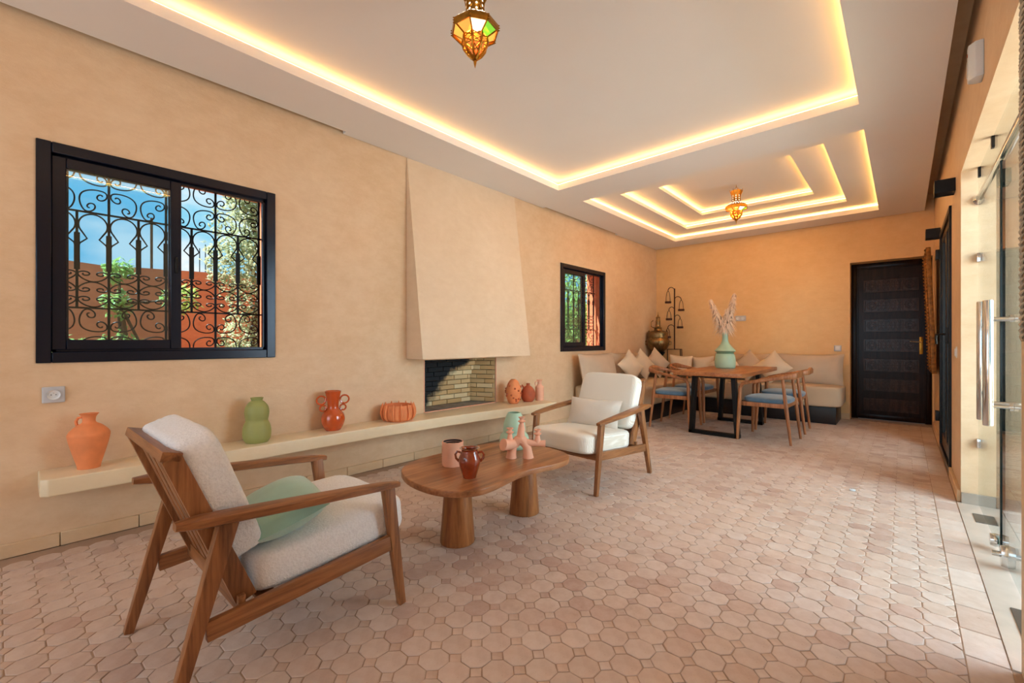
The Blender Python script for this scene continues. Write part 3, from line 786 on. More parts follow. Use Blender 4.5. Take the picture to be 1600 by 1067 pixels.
for z in(.80,1.205):
    obj('handle_strut',MB().tube([(.292,2.99,z),(XGL-.018,2.99,z),(XGL-.018,2.99,z),(XGL+.05,2.99,z)],[.0085,.0085,.0085,.0085],10),m_steel,lf)
    obj('handle_strut',MB().tube([(.283,3.15,z),(XGL+.02,3.15,z)],.0075,10),m_steel,lf)
    obj('strut_collar',MB().lathe([(0,-.006),(.017,-.006),(.017,.006),(0,.006)],14,M=T(XGL-.012,2.99,z,ry=PI/2)),m_steel,lf)
for (a,b_,lb) in((3.84,4.02,'grey metal floor spring plate at the far end of the glass doors'),(2.42,2.70,'grey metal floor spring plate at the near end of the glass doors')):
    pl=obj('floor_spring_plate',MB().box(.325,.44,a,b_,.003,.007),m_wax,bevel=.002); tag(pl,lb,'floor plate','floor spring plates')

# ------------------------------------------------------------------ right wall fittings
def sconce(lab,y,z):
    t_=thing('wall_sconce',lab,'wall lamp',(RX,y,z),0,'black box wall lamps')
    mb=MB(); mb.box(-.115,-.0,-.07,-.064,-.05,.05); mb.box(-.115,-.0,.064,.07,-.05,.05); mb.box(-.115,-.109,-.064,.064,-.05,.05)
    obj('lamp_shade',mb,m_black,t_,bevel=.002,seg=1)
    obj('back_plate',MB().box(-.006,0,-.06,.06,-.045,.045),m_black,t_,bevel=.002,seg=1)
    obj('frosted_lens',MB().box(-.109,-.006,-.064,.064,.035,.04),m_white,t_)
    obj('lower_lens',MB().box(-.109,-.006,-.064,.064,-.04,-.035),m_dark,t_)
sconce('black box wall lamp beside the top of the terrace door, nearer of the two',4.72,2.285)
sconce('black box wall lamp between the terrace door and the carved mirror, farther of the two',6.50,2.255)
dt=thing('motion_detector','white angled motion detector high on the right wall','detector',(RX,3.14,2.485))
dm=MB(); dm.prism([(0,-.045),(-.03,-.045),(-.052,-.012),(-.052,.03),(-.02,.05),(0,.05)],-.088,.088); obj('housing',dm,m_white,dt,bevel=.005)
obj('lens',MB().box(-.055,-.051,-.008,.026,-.06,.01),plain('milky_lens',(206,200,194),.4),dt,bevel=.001,seg=1)
obj('indicator',MB().box(-.0545,-.0515,.004,.012,.04,.055),m_terra2,dt)
# leaning carved mirror on the far right wall
cm=thing('carved_mirror','tall mirror in a gilded carved frame leaning from the right wall near the far door','mirror',(RX-.02,6.9,.75))
tl=math.radians(-2.0)
def tm(mb,mat,name,par,**k):
    mb.v=[tuple(Matrix.Rotation(tl,4,'Y')@Vector(p)) for p in mb.v]; return obj(name,mb,mat,par,**k)
fm=MB(); Wm=.36; Hm=1.38
for q in((-Wm,-Wm+.085,0,Hm),(Wm-.085,Wm,0,Hm),(-Wm+.085,Wm-.085,0,.085),(-Wm+.085,Wm-.085,Hm-.085,Hm)): fm.box(-.045,-.004,*q)
cf=tm(fm,m_gold,'carved_frame',cm,bevel=.008)
cv=MB()
for k in range(34):
    z=.03+k*(Hm-.06)/33
    for y in(-Wm+.03,Wm-.03): cv.lathe([(0,-.006),(.012,-.004),(.016,.0),(.008,.010),(0,.012)],8,M=T(-.047,y+.012*math.sin(k*1.3),z,ry=-PI/2))
tm(cv,m_gold,'carved_beads',cm)
tm(MB().box(-.03,-.02,-Wm+.08,Wm-.08,.08,Hm-.08),NM('mirror_silver').set(Metallic=1,Roughness=.02).m,'mirror_glass',cm,smooth=0)
# weathered carved lath hanging beside the glass doors
oc=thing('carved_wall_hanging','weathered carved wooden hanging on the pier at the right edge','wall hanging',(RX,2.10,1.10))
obj('board',MB().box(-.009,0,-.16,.052,.0,1.75),m_carv,oc,bevel=.004)
cv=MB()
for k in range(88):
    z=.015+k*.0197; sd=math.sin(k*.9)
    cv.tube([(-.008,.044+.004*sd,z-.012),(-.011,.036,z),(-.009,.022-.006*sd,z+.012)],[.002,.004,.002],5)
    cv.tube([(-.009,.016,z-.010),(-.014,.006+.008*sd,z),(-.009,-.012,z+.010)],[.003,.005,.002],5)
obj('carved_relief',cv,plain('pale_carving',(206,190,164),.7,0,.6,50,.4,30),oc)
# round switch
rs=thing('round_switch','white round-cornered switch beside the terrace door','switch',(RX,4.56,1.02))
obj('switch_plate',MB().soft(.012,.08,.085,e=4,n=8),m_white,rs); obj('switch_key',MB().box(-.012,-.005,-.025,.025,-.028,.028),m_white,rs,bevel=.003)
def socket(name,lab,cat,loc,rot,wide=False,key=False):
    t_=thing(name,lab,cat,loc,rot)
    w=.16 if wide else .086
    obj('cover_plate',MB().box(-w/2,w/2,-.012,0,-.043,.043),plain('silver_grey_plastic',(200,200,204),.3),t_,bevel=.006,seg=3)
    cs=(-.037,.037) if wide else (0,)
    if key:
        obj('rocker',MB().box(-.028,.028,-.017,-.010,-.03,.03),m_white,t_,bevel=.003); return
    for c_ in cs:
        o_=obj('socket_face',MB().lathe([(0,0),(.018,0),(.019,.002),(.024,.006),(.026,.008),(.026,0.001)],24,M=T(c_,-.0125,0,rx=PI/2)),m_white,t_)
        for a,b_ in((-.009,0),(.009,0)): obj('pin_hole',MB().lathe([(0,0),(.0024,0),(.0024,.002),(0,.002)],8,M=T(c_+a,-.0135,b_,rx=PI/2)),m_dark,o_)
        obj('earth_pin',MB().lathe([(0,0),(.0022,0),(.0022,.008),(0,.009)],8,M=T(c_,-.0125,.010,rx=PI/2)),m_steel,o_)
socket('wall_socket','square white wall socket under the large left window','socket',(LX,.075,.815),PI/2)
socket('double_socket','white double wall socket above the back banquette','socket',(-1.968,BY,1.475),0,True)
socket('light_switch','white light switch on the back wall left of the black door','switch',(-.70,BY,1.003),0,False,True)

# ------------------------------------------------------------------ armchairs
def armchair(label,loc,rz,ribbed_back,group='wooden lounge armchairs'):
    t_=thing('armchair',label,'armchair',loc,rz,group)
    mc=m_rib if ribbed_back else m_boucle
    for sx in(-1,1):
        x=.311*sx
        obj('front_leg',MB().bar((x,.402,0),(x,.335,.507),.030,.030,.034,.050),m_walz,t_,bevel=.005)
        obj('rear_leg',MB().bar((x,-.382,0),(x,-.232,.548),.032,.030,.036,.056),m_walz,t_,bevel=.005)
        pts=[];ws=[];hs=[]
        for i in range(13):
            u=i/12; y=.382-.75*u
            z=.507+.062*u**.9+.004*math.sin(u*PI)
            pts.append((x+sx*(.004+.012*math.sin(PI*min(1,u*1.1))-.0*u),y,z)); ws.append(.044+.022*math.sin(PI*u)**1 +.010*u); hs.append(.026+.010*u)
        ws[0]*=.8; hs[0]*=.8; ws[-1]*=.72; hs[-1]*=.6
        obj('armrest',MB().sweep(pts,ws,hs,rnd=.35),m_wal,t_)
        obj('side_rail',MB().bar((x,.345,.274),(x,-.292,.229),.024,.060),m_wal,t_,bevel=.004)
        obj('back_post',MB().bar((.268*sx,-.170,.262),(.268*sx,-.367,.760),.026,.062,.026,.050),m_walz,t_,bevel=.003)
    obj('front_rail',MB().bar((-.299,.335,.262),(.299,.335,.262),.058,.022,side=(0,0,1)),m_walx,t_,bevel=.004)
    obj('rear_rail',MB().bar((-.299,-.19,.262),(.299,-.19,.262),.055,.022,side=(0,0,1)),m_walx,t_,bevel=.004)
    obj('top_rail',MB().bar((-.281,-.367,.762),(.281,-.367,.762),.030,.052,side=(0,.25,1)),m_walx,t_,bevel=.004)
    for k in range(5):
        xx=-.205+k*.1025
        obj('back_slat',MB().bar((xx,-.185,.275),(xx,-.362,.748),.072,.012),m_walz,t_,bevel=.003)
    for k in range(4):
        yy=-.1+k*.11
        obj('seat_slat',MB().bar((-.299,yy,.232+.07*(yy+.1)),(.299,yy,.232+.07*(yy+.1)),.06,.012,side=(0,1,0)),m_walx,t_,bevel=.002)
    an=math.radians(4.2)
    sc=MB(); sc.soft(.572,.63,.150,e=7,n=16,bulge=.10,M=T(0,.152,.338,rx=an),jit=.0012)
    obj('seat_cushion',sc,mc,t_,smooth=60)
    bc=MB(); ta=math.radians(-69.5)
    bc.soft(.545,.455,.125,e=7.5,n=16,bulge=.12,M=T(0,-.232,.600,rx=PI/2+math.radians(20.5)),jit=.0012)
    obj('back_cushion',bc,mc,t_,smooth=60)
    return t_
A=armchair('walnut armchair in the foreground seen from behind, white boucle cushions and sage pillow',(-1.87,.631,0),.026,False)
B=armchair('walnut armchair beyond the coffee table facing us, cream ribbed cushions and beige pillow',(-1.909,3.10,0),PI-.053,True)
# pillows on them
def pil(label,loc,w,h_,t_,rx,ry,rz,mat,name='pillow',group=None,seed=0,pinch=.1):
    o_=obj(name,MB().pillow(w,h_,t_,M=Matrix.Identity(4),seed=seed,pinch=pinch),mat,weld=True,smooth=70)
    o_.matrix_world=Matrix.Translation(loc)@Matrix.Rotation(rz,4,'Z')@Matrix.Rotation(rx,4,'X')@Matrix.Rotation(ry,4,'Z')
    tag(o_,label,'pillow',group); return o_
pil('sage green velvet pillow on the foreground armchair',(-1.80,.645,.462),.42,.27,.15,math.radians(17),0,math.radians(-10),m_sage,seed=3,pinch=-.06)
pil('rectangular beige lumbar pillow on the armchair beyond the coffee table',(-1.93,3.155,.50),.48,.25,.13,math.radians(68),0,math.radians(3),m_beige,seed=5,pinch=.06)

# ------------------------------------------------------------------ coffee table
ct=thing('coffee_table','low kidney-shaped wooden coffee table on two tapered round legs','coffee table',(-1.82,1.78,0))
ctrl=[(-1.95,1.305),(-1.83,1.272),(-1.71,1.268),(-1.61,1.29),(-1.535,1.34),(-1.49,1.42),(-1.487,1.52),(-1.508,1.65),(-1.522,1.77),(-1.505,1.89),(-1.478,2.0),(-1.478,2.12),(-1.52,2.205),(-1.60,2.258),(-1.72,2.285),(-1.86,2.29),(-2.0,2.25),(-2.09,2.16),(-2.135,2.02),(-2.15,1.85),(-2.155,1.66),(-2.13,1.49),(-2.06,1.37)]
def catmull(P,n=5):
    o_=[];N=len(P)
    for i in range(N):
        a,b_,c_,d=[Vector(P[(i+k)%N]) for k in(-1,0,1,2)]
        for j in range(n):
            t=j/n; o_.append(tuple(.5*((2*b_)+(c_-a)*t+(2*a-5*b_+4*c_-d)*t*t+(3*b_-a-3*c_+d)*t**3)))
    return o_
cp=[(x+1.82,y-1.78) for x,y in catmull(ctrl)]
obj('tabletop',MB().prism(cp,.368,.40),m_table,ct,bevel=.006,seg=3)
for (x,y) in((-1.83,1.575),(-1.822,2.135)):
    obj('leg',MB().lathe([(.094,0),(.096,.006),(.068,.362),(.066,.3675)],36,c=(x+1.82,y-1.78,0)),m_tleg,ct)

# ------------------------------------------------------------------ pottery
def pot(name,label,cat,loc,prof,mat,seg=36,wall_t=.006,inner=None,rz=0,group=None,wob=None):
    t_=thing(name,label,cat,loc,rz,group)
    pr=list(prof); top=pr[-1]
    ins=[(max(.001,r-wall_t),z) for r,z in reversed(prof) if z>.01]+[(0,.012)]
    mb=MB(); mb.lathe([(0,0)]+pr+ins,seg,wob=wob)
    obj('body',mb,mat,t_,smooth=60)
    return t_
def smoothprof(P,n=5):
    o_=[]
    for i in range(len(P)-1):
        a=Vector(P[max(i-1,0)]);b_=Vector(P[i]);c_=Vector(P[i+1]);d=Vector(P[min(i+2,len(P)-1)])
        for j in range(n):
            t=j/n; q=.5*((2*b_)+(c_-a)*t+(2*a-5*b_+4*c_-d)*t*t+(3*b_-a-3*c_+d)*t**3); o_.append((max(.001,q.x),q.y))
    return o_+[P[-1]]
V1=pot('terracotta_jar','tall terracotta jar with one neck handle at the left end of the bench','vase',(-3.262,.204,bt),smoothprof([(0.0459,0),(0.0518,0.03),(0.0703,0.1),(0.0844,0.165),(0.0829,0.192),(0.0555,0.225),(0.0296,0.243),(0.0266,0.262),(0.0296,0.276),(0.0400,0.292)]),m_terra)
hm=MB(); q=-2.15
hm.tube([(math.cos(q)*r,math.sin(q)*r,z) for r,z in((.032,.272),(.048,.270),(.058,.252),(.056,.236),(.050,.222))],[.006,.007,.007,.007,.008],8); obj('handle',hm,m_terra,V1)
V2=pot('gourd_vase','matt olive green gourd-shaped vase on the bench','vase',(-3.255,1.02,bt),smoothprof([(0.0671,0),(0.0826,0.03),(0.0860,0.075),(0.0791,0.115),(0.0671,0.145),(0.0714,0.175),(0.0740,0.205),(0.0671,0.24),(0.0482,0.268),(0.0344,0.278),(0.0344,0.286),(0.0396,0.3)]),m_olive)
V3=pot('ring_handled_vase','glossy orange vase with ring handles on the bench','vase',(-3.262,1.552,bt),smoothprof([(0.0539,0),(0.0614,0.01),(0.0800,0.045),(0.0874,0.085),(0.0781,0.125),(0.0521,0.152),(0.0409,0.175),(0.0437,0.22),(0.0521,0.265),(0.0614,0.3)]),m_orange)
q=math.atan2(.742,.67)  # not used for layout, handles lie across the room's long axis
for sg in(-1,1):
    for (d,z,r) in((.084,.232,.032),(.072,.170,.022)):
        ax=Vector((.30,.95,0)).normalized()*sg
        pts=[tuple(ax*(d+r*math.cos(k*PI/8))+Vector((0,0,z+r*math.sin(k*PI/8)))) for k in range(16)]
        obj('ring_handle',MB().tube(pts,.0065,8,closed=True),m_orange,V3)
V4=pot('ribbed_bowl','wide ribbed terracotta bowl with spiky rim next to the fireplace','bowl',(-3.246,2.121,bt),smoothprof([(0.1018,0),(0.1242,0.02),(0.1319,0.06),(0.1300,0.1),(0.1203,0.135)]),m_terra,60)
for k in range(13):
    a=k*2*PI/13+.1
    rb=MB(); pts=[(.120,.006),(.138,.03),(.146,.065),(.143,.10),(.133,.132),(.130,.152)]
    rb.tube([(math.cos(a)*r,math.sin(a)*r,z) for r,z in pts],[.004,.008,.009,.009,.007,.002],6); obj('rib',rb,m_terra,V4)
V5=pot('knobbly_vase','egg-shaped terracotta vase covered in small knobs, right of the fireplace','vase',(-3.185,3.548,bt),smoothprof([(.045,0),(.062,.02),(.080,.08),(.083,.13),(.074,.19),(.052,.24),(.028,.262),(.022,.266)]),m_terra)
for k in range(34):
    z=.03+.2*(k+.5)/34; a=(k*k*.7+k*1.9+R.uniform(-.4,.4)); r=.083*math.sqrt(max(0,1-((z-.125)/.145)**2))+.002
    obj('knob',MB().lathe([(.011,-.004),(.009,.007),(.0,.013)],8,M=Matrix.Translation((math.cos(a)*r,math.sin(a)*r,z))@Matrix.Rotation(a,4,'Z')@Matrix.Rotation(PI/2,4,'Y')),m_terra2,V5)
V6=pot('round_jug','dark terracotta round jug between the knobbly vase and the pink bottle','jug',(-3.165,3.774,bt),smoothprof([(.050,0),(.074,.03),(.083,.075),(.076,.12),(.050,.16),(.026,.178),(.020,.19),(.022,.205)]),m_terra2)
obj('spout',MB().tube([(-.02,-.035,.15),(-.03,-.06,.175),(-.032,-.07,.19)],[.014,.010,.008],8),m_terra2,V6)
V7=pot('pink_bottle','slim pink clay bottle with a small handle at the right end of the bench','bottle',(-3.135,3.945,bt),smoothprof([(.046,0),(.050,.01),(.050,.14),(.046,.16),(.030,.178),(.024,.195),(.026,.22),(.038,.238)]),m_terra3)
obj('handle',MB().tube([(-.006,-.026,.222),(-.014,-.058,.215),(-.014,-.064,.19),(-.010,-.048,.165)],[.006,.007,.007,.006],8),m_terra3,V7)

def fz(x,y,z):  # world point helper for things on the coffee table
    return (x,y,z)
cup=pot('ribbed_cup','pink ribbed clay cylinder cup with dark glazed inside on the coffee table','cup',(-1.90,1.60,.40),[(.058,0),(.060,.004)]+[(.0585+.0030*(k%2),.008+k*.0052) for k in range(24)]+[(.060,.134)],m_terra3,36)
obj('dark_glaze',MB().lathe([(.0545,.1335),(.0535,.1335),(.053,.1),(.053,.02),(0,.018)],32,cap=False),m_dark,cup)['label']='dark grey glazed lining'
jug=pot('glazed_jug','glossy brown two-handled jug in front of the ribbed cup','jug',(-1.662,1.512,.40),smoothprof([(.034,0),(.036,.008),(.046,.04),(.056,.078),(.056,.10),(.048,.122),(.042,.136),(.044,.146),(.052,.152)]),m_jug)
for sg in(-1,1):
    ax=Vector((.742,.67,0))*sg
    pts=[ax*d+Vector((0,0,z)) for d,z in((.046,.128),(.064,.132),(.074,.118),(.070,.098),(.054,.082))]
    obj('handle',MB().tube([tuple(p) for p in pts],[.006,.006,.006,.006,.007],8),m_jug,jug)
mv=pot('mint_vase','pale mint two-bulge vase behind the pink candelabra','vase',(-1.905,2.13,.40),smoothprof([(.078,0),(.092,.02),(.098,.05),(.090,.085),(.072,.105),(.074,.12),(.070,.16),(.055,.205),(.042,.232)]),m_mint)
# branching candelabra
cn=thing('branching_candelabra','pink clay branching candelabra with three candle cups on the coffee table','candelabra',(-1.715,1.965,.40),math.atan2(.67,.742))
def arm(pts,r): return MB().tube(pts,r,14)
bd=MB()
bd.tube([(-.050,0,0),(-.048,0,.03),(-.040,0,.07),(-.01,0,.105),(.015,0,.115)],[.034,.028,.027,.030,.030],16)
bd.tube([(.052,0,0),(.050,0,.03),(.044,0,.07),(.018,0,.105),(.0,0,.115)],[.034,.028,.027,.030,.030],16)
bd.tube([(.005,0,.095),(.008,0,.15),(.012,0,.20)],[.030,.022,.017],14)
obj('body',bd,m_terra3,cn,smooth=60)
obj('branch',arm([(.02,0,.095),(.07,-.004,.090),(.12,-.008,.088),(.155,-.01,.088)],[.026,.020,.018,.021]),m_terra3,cn)
obj('branch',arm([(-.025,0,.09),(-.055,-.02,.085),(-.085,-.045,.088),(-.098,-.055,.092)],[.028,.030,.034,.036]),m_terra3,cn)
def ccup(x,y,z,s=1):
    m=MB().lathe([(0.020*s,-.055),(.015*s,-.025),(.012*s,-.012),(.022*s,-.004),(.024*s,0),(.012*s,.006),(.011*s,.012),(.020*s,.020),(.021*s,.024),(.013*s,.024),(.011*s,.014),(0,.013)],18,c=(x,y,z)); obj('candle_cup',m,m_terra3,cn)
ccup(.013,0,.222,1); ccup(-.058,-.01,.158); ccup(.108,-.006,.148)

# ------------------------------------------------------------------ dining set
dtb=thing('dining_table','rectangular live-edge wooden dining table on black steel frames','dining table',(-1.655,5.97,0))
pl=[]
rr=random.Random(4)
for k in range(13): pl.append((-.375+rr.uniform(-.008,.008),-.87+k*.145))
for k in range(13): pl.append((.375+rr.uniform(-.008,.008),.87-k*.145))
obj('tabletop',MB().prism(pl,.705,.752),m_dtop,dtb,bevel=.006)
for y in(-.60,.50):
    lf_=MB(); 
    for sg in(-1,1): lf_.bar((.255*sg,y,0.0),(.215*sg,y,.705),.045,.085,side=(1,0,0))
    lf_.box(-.28,.28,y-.0425,y+.0425,0,.04); lf_.box(-.235,.235,y-.0425,y+.0425,.675,.705)
    obj('leg_frame',lf_,m_black,dtb,bevel=.002,seg=1)
def dchair():
    t_=thing('dining_chair','x','chair',(0,0,0),0,'wooden dining chairs with blue velvet seats')
    # local: +y forward to the table
    for sx in(-1,1):
        fpts=[(.285*sx,.25,0),(.272*sx,.238,.30),(.262*sx,.225,.58)]
        obj('front_leg',MB().tube(fpts,[.014,.021,.020],10),m_ash,t_)
        obj('rear_leg',MB().tube([(.232*sx,-.258,0),(.228*sx,-.215,.38),(.222*sx,-.178,.70)],[.013,.020,.014],10),m_ash,t_)
    n=25;pts=[];ws=[];hs=[]
    for i in range(n):
        u=-1+2*i/(n-1); a=abs(u)
        if a>.86: # bend down into the front leg
            k=(a-.86)/.14; ang=k*PI/2
            x=.262; y=.165+.06*math.sin(ang); z=.640-.06*(1-math.cos(ang))
        else:
            th=a/.86; x=.262*math.sin(min(1,th/.72)*PI/2)**.8 if th<.72 else .262+.012*math.sin((th-.72)/.28*PI)
            y=-.285+.45*max(0,(th-.25)/.75)**1.25
            z=.745-.105*th**1.6
        pts.append((x*(1 if u>0 else -1),y,z)); ws.append(.030+.006*(1-a)); hs.append(.034+.045*max(0,1-a*2.1)**.8)
    obj('top_rail',MB().sweep(pts,ws,hs,rnd=.4),m_ash,t_)
    for (p0,p1) in(((-.25,.21,.405),(.25,.21,.405)),((-.22,-.2,.405),(.22,-.2,.405)),((-.25,.2,.405),(-.225,-.2,.405)),((.25,.2,.405),(.225,-.2,.405))):
        sd=(0,0,1); obj('seat_rail',MB().bar(p0,p1,.045,.022,side=sd),m_ash,t_,bevel=.003)
    s_=MB().soft(.50,.46,.075,e=3.6,n=12,bulge=.25,M=T(0,.0,.452)); obj('seat_pad',s_,m_blue,t_)
    return t_
dc=dchair(); dc.location=(-2.20,5.60,0); dc.rotation_euler=(0,0,-PI/2+.10); dc['label']='dining chair at the left of the table, nearer to the camera'
copy_tree(dc,(-2.23,6.36,0),-PI/2-.05,'dining chair at the left of the table, farther back beside the corner')
copy_tree(dc,(-1.13,5.60,0),PI/2-.04,'dining chair at the right of the table, nearest to the camera')
copy_tree(dc,(-1.13,6.35,0),PI/2+.03,'dining chair at the right of the table, farther back by the long cushion')
gv=pot('bottle_vase','tall mint green bottle vase with pampas on the dining table','vase',(-1.74,6.10,.752),smoothprof([(.112,0),(.122,.015),(.125,.06),(.124,.12),(.112,.17),(.100,.192),(.100,.205),(.122,.222),(.118,.238),(.085,.275),(.052,.32),(.036,.37),(.034,.45),(.040,.505),(.046,.515)],4),m_mint)
obj('groove_band',MB().lathe([(.103,.183),(.1025,.20),(.112,.214),(.1245,.221),(.1245,.224),(.10,.21)],36),m_mintd,gv)
def plume(label,tip,seed,fl_):
    rr=random.Random(seed); t_=thing('pampas_plume',label,'dried grass',(-1.74,6.10,.752+.36),0,'pampas plumes in the bottle vase')
    P=[Vector((0,0,0)),Vector((tip[0]*.12,tip[1]*.12,.15)),Vector((tip[0]*.5,tip[1]*.5,tip[2]*.55)),Vector(tip)]
    def pt(u):
        k=min(2,int(u*3)); w=u*3-k; return P[k].lerp(P[k+1],w)
    obj('stem',MB().tube([tuple(p) for p in P],[.004,.004,.003,.002],6),m_pamp,t_)
    mb=MB()
    for _ in range(fl_):
        u=rr.uniform(.22,1.0)**.85; p=pt(u); L=.16*(1.12-u*.88)*rr.uniform(.6,1.2)
        a=rr.uniform(0,2*PI); d=Vector((math.cos(a),math.sin(a),rr.uniform(-.5,.7))).normalized(); e=p+d*L; m=p+d*L*.55+Vector((0,0,.012)); e.z-=L*.45
        sd=d.cross(Vector((0,0,1))).normalized()*.0026
        mb.add([p-sd,p+sd,m+sd*1.6,m-sd*1.6,e],[(0,1,2,3),(3,2,4)])
    o_=obj('fluff',mb,m_pamp,t_,smooth=0); o_['kind']='stuff'
plume('pampas plume leaning left out of the bottle vase',(-.17,-.05,.53),1,900)
plume('pampas plume leaning right out of the bottle vase',(.10,.06,.60),2,900)
plume('short pampas plume in the middle of the bottle vase',(.03,-.02,.40),5,500)

# ------------------------------------------------------------------ banquettes
def banq(label,x0,x1,y0,y1,ov):
    t_=thing('banquette',label,'sofa',(0,0,0),0,'corner banquettes')
    obj('base',MB().box(x0+ov[0],x1-ov[1],y0+ov[2],y1-ov[3],0,.225),m_sofabase,t_,bevel=.004)
    m=MB().soft(x1-x0,y1-y0,.275,e=14,n=14,bulge=.05,M=T((x0+x1)/2,(y0+y1)/2,.363)); obj('mattress',m,m_matt,t_)
banq('long banquette along the left wall under the far window, linen mattress on a black base',LX+.01,-2.54,4.97,7.10,(0,.05,.01,0))
banq('long banquette along the back wall, linen mattress on a black base',-2.72,-.60,7.04,BY-.01,(0,.06,.05,0))
ctb=thing('corner_table','dark low table in the room corner behind the pillows','table',(-3.05,7.41,0))
obj('top',MB().box(-.31,.31,-.29,.29,.61,.64),m_sofabase,ctb,bevel=.004)
for sx in(-1,1):
    for sy in(-1,1): obj('leg',MB().box(.27*sx-.02,.27*sx+.02,.25*sy-.02,.25*sy+.02,0,.61),m_sofabase,ctb,bevel=.002,seg=1)
def bcush(label,loc,w,h_,t_,rz,rx,seed,mat=m_lin):
    th=thing('back_cushion',label,'cushion',loc,rz,'large back cushions on the banquettes')
    o_=obj('cushion_body',MB().pillow(w,h_,t_,n=20,pinch=.035,seed=seed,slump=.02),mat,th,weld=True,smooth=70); o_.rotation_euler=(rx,0,0)
    pts=[]
    return th
rxb=math.radians(78)
bcush('large greige cushion at the right end of the back banquette',(-1.03,7.52,.70),.84,.46,.24,0,rxb,1)
bcush('large greige cushion in the middle of the back banquette',(-1.90,7.54,.70),.84,.44,.24,0,rxb,2)
bcush('large greige cushion at the near end of the left banquette',(-3.20,5.37,.71),.92,.46,.24,PI/2,rxb,3)
bcush('large greige cushion farther along the left banquette',(-3.22,6.32,.71),.92,.44,.22,PI/2,rxb,4)
def tp(label,loc,rz,roll,s_,mat,seed,tilt=72):
    o_=obj('throw_pillow',MB().pillow(s_,s_,.15,n=14,pinch=.09,seed=seed),mat,weld=True,smooth=70)
    o_.matrix_world=Matrix.Translation(loc)@Matrix.Rotation(rz,4,'Z')@Matrix.Rotation(math.radians(tilt),4,'X')@Matrix.Rotation(math.radians(roll),4,'Z')
    tag(o_,label,'pillow','throw pillows on the banquettes')
tp('pale throw pillow on the left banquette, nearest to the near end cushion',(-3.0,5.96,.735),1.25,38,.38,m_lin2,11)
tp('second throw pillow along the left banquette, tipped on its corner',(-3.02,6.40,.745),1.3,40,.38,m_lin2,12)
tp('third throw pillow along the left banquette, tipped toward the corner',(-2.98,6.83,.755),1.15,42,.38,m_lin,13)
tp('upright throw pillow in the corner just below the candle tree',(-2.72,7.16,.70),.55,-4,.36,m_lin2,14,75)
tp('striped-looking pale throw pillow right of the candle tree foot',(-2.44,7.36,.69),.1,4,.35,m_lin2,15,74)
tp('pointed throw pillow just left of the bottle vase',(-2.08,7.28,.725),.05,40,.36,m_lin2,16,68)
tp('pointed throw pillow just right of the bottle vase',(-1.76,7.33,.735),-.05,46,.37,m_lin,17,70)
tp('pointed throw pillow beside the long right-hand cushion',(-1.42,7.24,.73),0,43,.37,m_lin2,18,68)

# ------------------------------------------------------------------ samovar and candle tree
sm=thing('samovar','engraved tarnished brass samovar standing in the far corner','samovar',(-3.20,7.36,.64))
obj('body',MB().lathe(smoothprof([(.09,.28),(.15,.33),(.185,.41),(.19,.47),(.172,.52),(.168,.525),(.176,.53),(.176,.60),(.182,.605),(.176,.62),(.10,.65)],4),36),m_samo,sm)
obj('foot',MB().lathe(smoothprof([(.12,0),(.12,.04),(.09,.06),(.06,.10),(.07,.18),(.11,.25),(.12,.28)],3),28),m_black,sm)
obj('chimney',MB().lathe(smoothprof([(.07,.65),(.06,.69),(.072,.70),(.045,.72),(.04,.80),(.046,.81),(.038,.82),(.034,.87),(.040,.88),(.02,.90),(.006,.935),(.003,.975)],3),24),m_samo,sm)
for a in range(4):
    an=a*PI/2+.5; c_,s_=math.cos(an),math.sin(an)
    obj('ring_handle',MB().tube([(c_*.185,s_*.185,.40),(c_*.215,s_*.215,.41),(c_*.22,s_*.22,.45),(c_*.19,s_*.19,.47)],.010,8),m_samo,sm)
    obj('finial',MB().lathe([(.012,0),(.018,.012),(.008,.025),(0,.045)],10,c=(c_*.15,s_*.15,.62)),m_samo,sm)
obj('side_tube',MB().tube([(-.05,-.05,.70),(-.085,-.085,.72),(-.085,-.085,.80),(-.06,-.06,.83)],.009,8),m_samo,sm)
tr=thing('candle_tree','rusty wrought iron candle tree with hanging cups in the far corner','candle holder',(-2.955,7.48,.64))
dv=Vector((.80,.60,0)).normalized()
m_rust=plain('rusted_iron',(74,36,22),.55,.5,.3,60,.3)
z0=.64
obj('pole',MB().tube([(0,0,.325),(0,0,1.38)],.012,8),m_rust,tr)
obj('foot_bar',MB().tube([tuple(dv*-.12+Vector((0,0,.0))),tuple(dv*-.12+Vector((0,0,.325))),tuple(dv*.12+Vector((0,0,.325))),tuple(dv*.13+Vector((0,0,.0)))],.009,8),m_rust,tr)
obj('foot_bar',MB().tube([(.05,.16,.0),(.05,.13,.325),(0,0,.325)],.009,8),m_rust,tr)
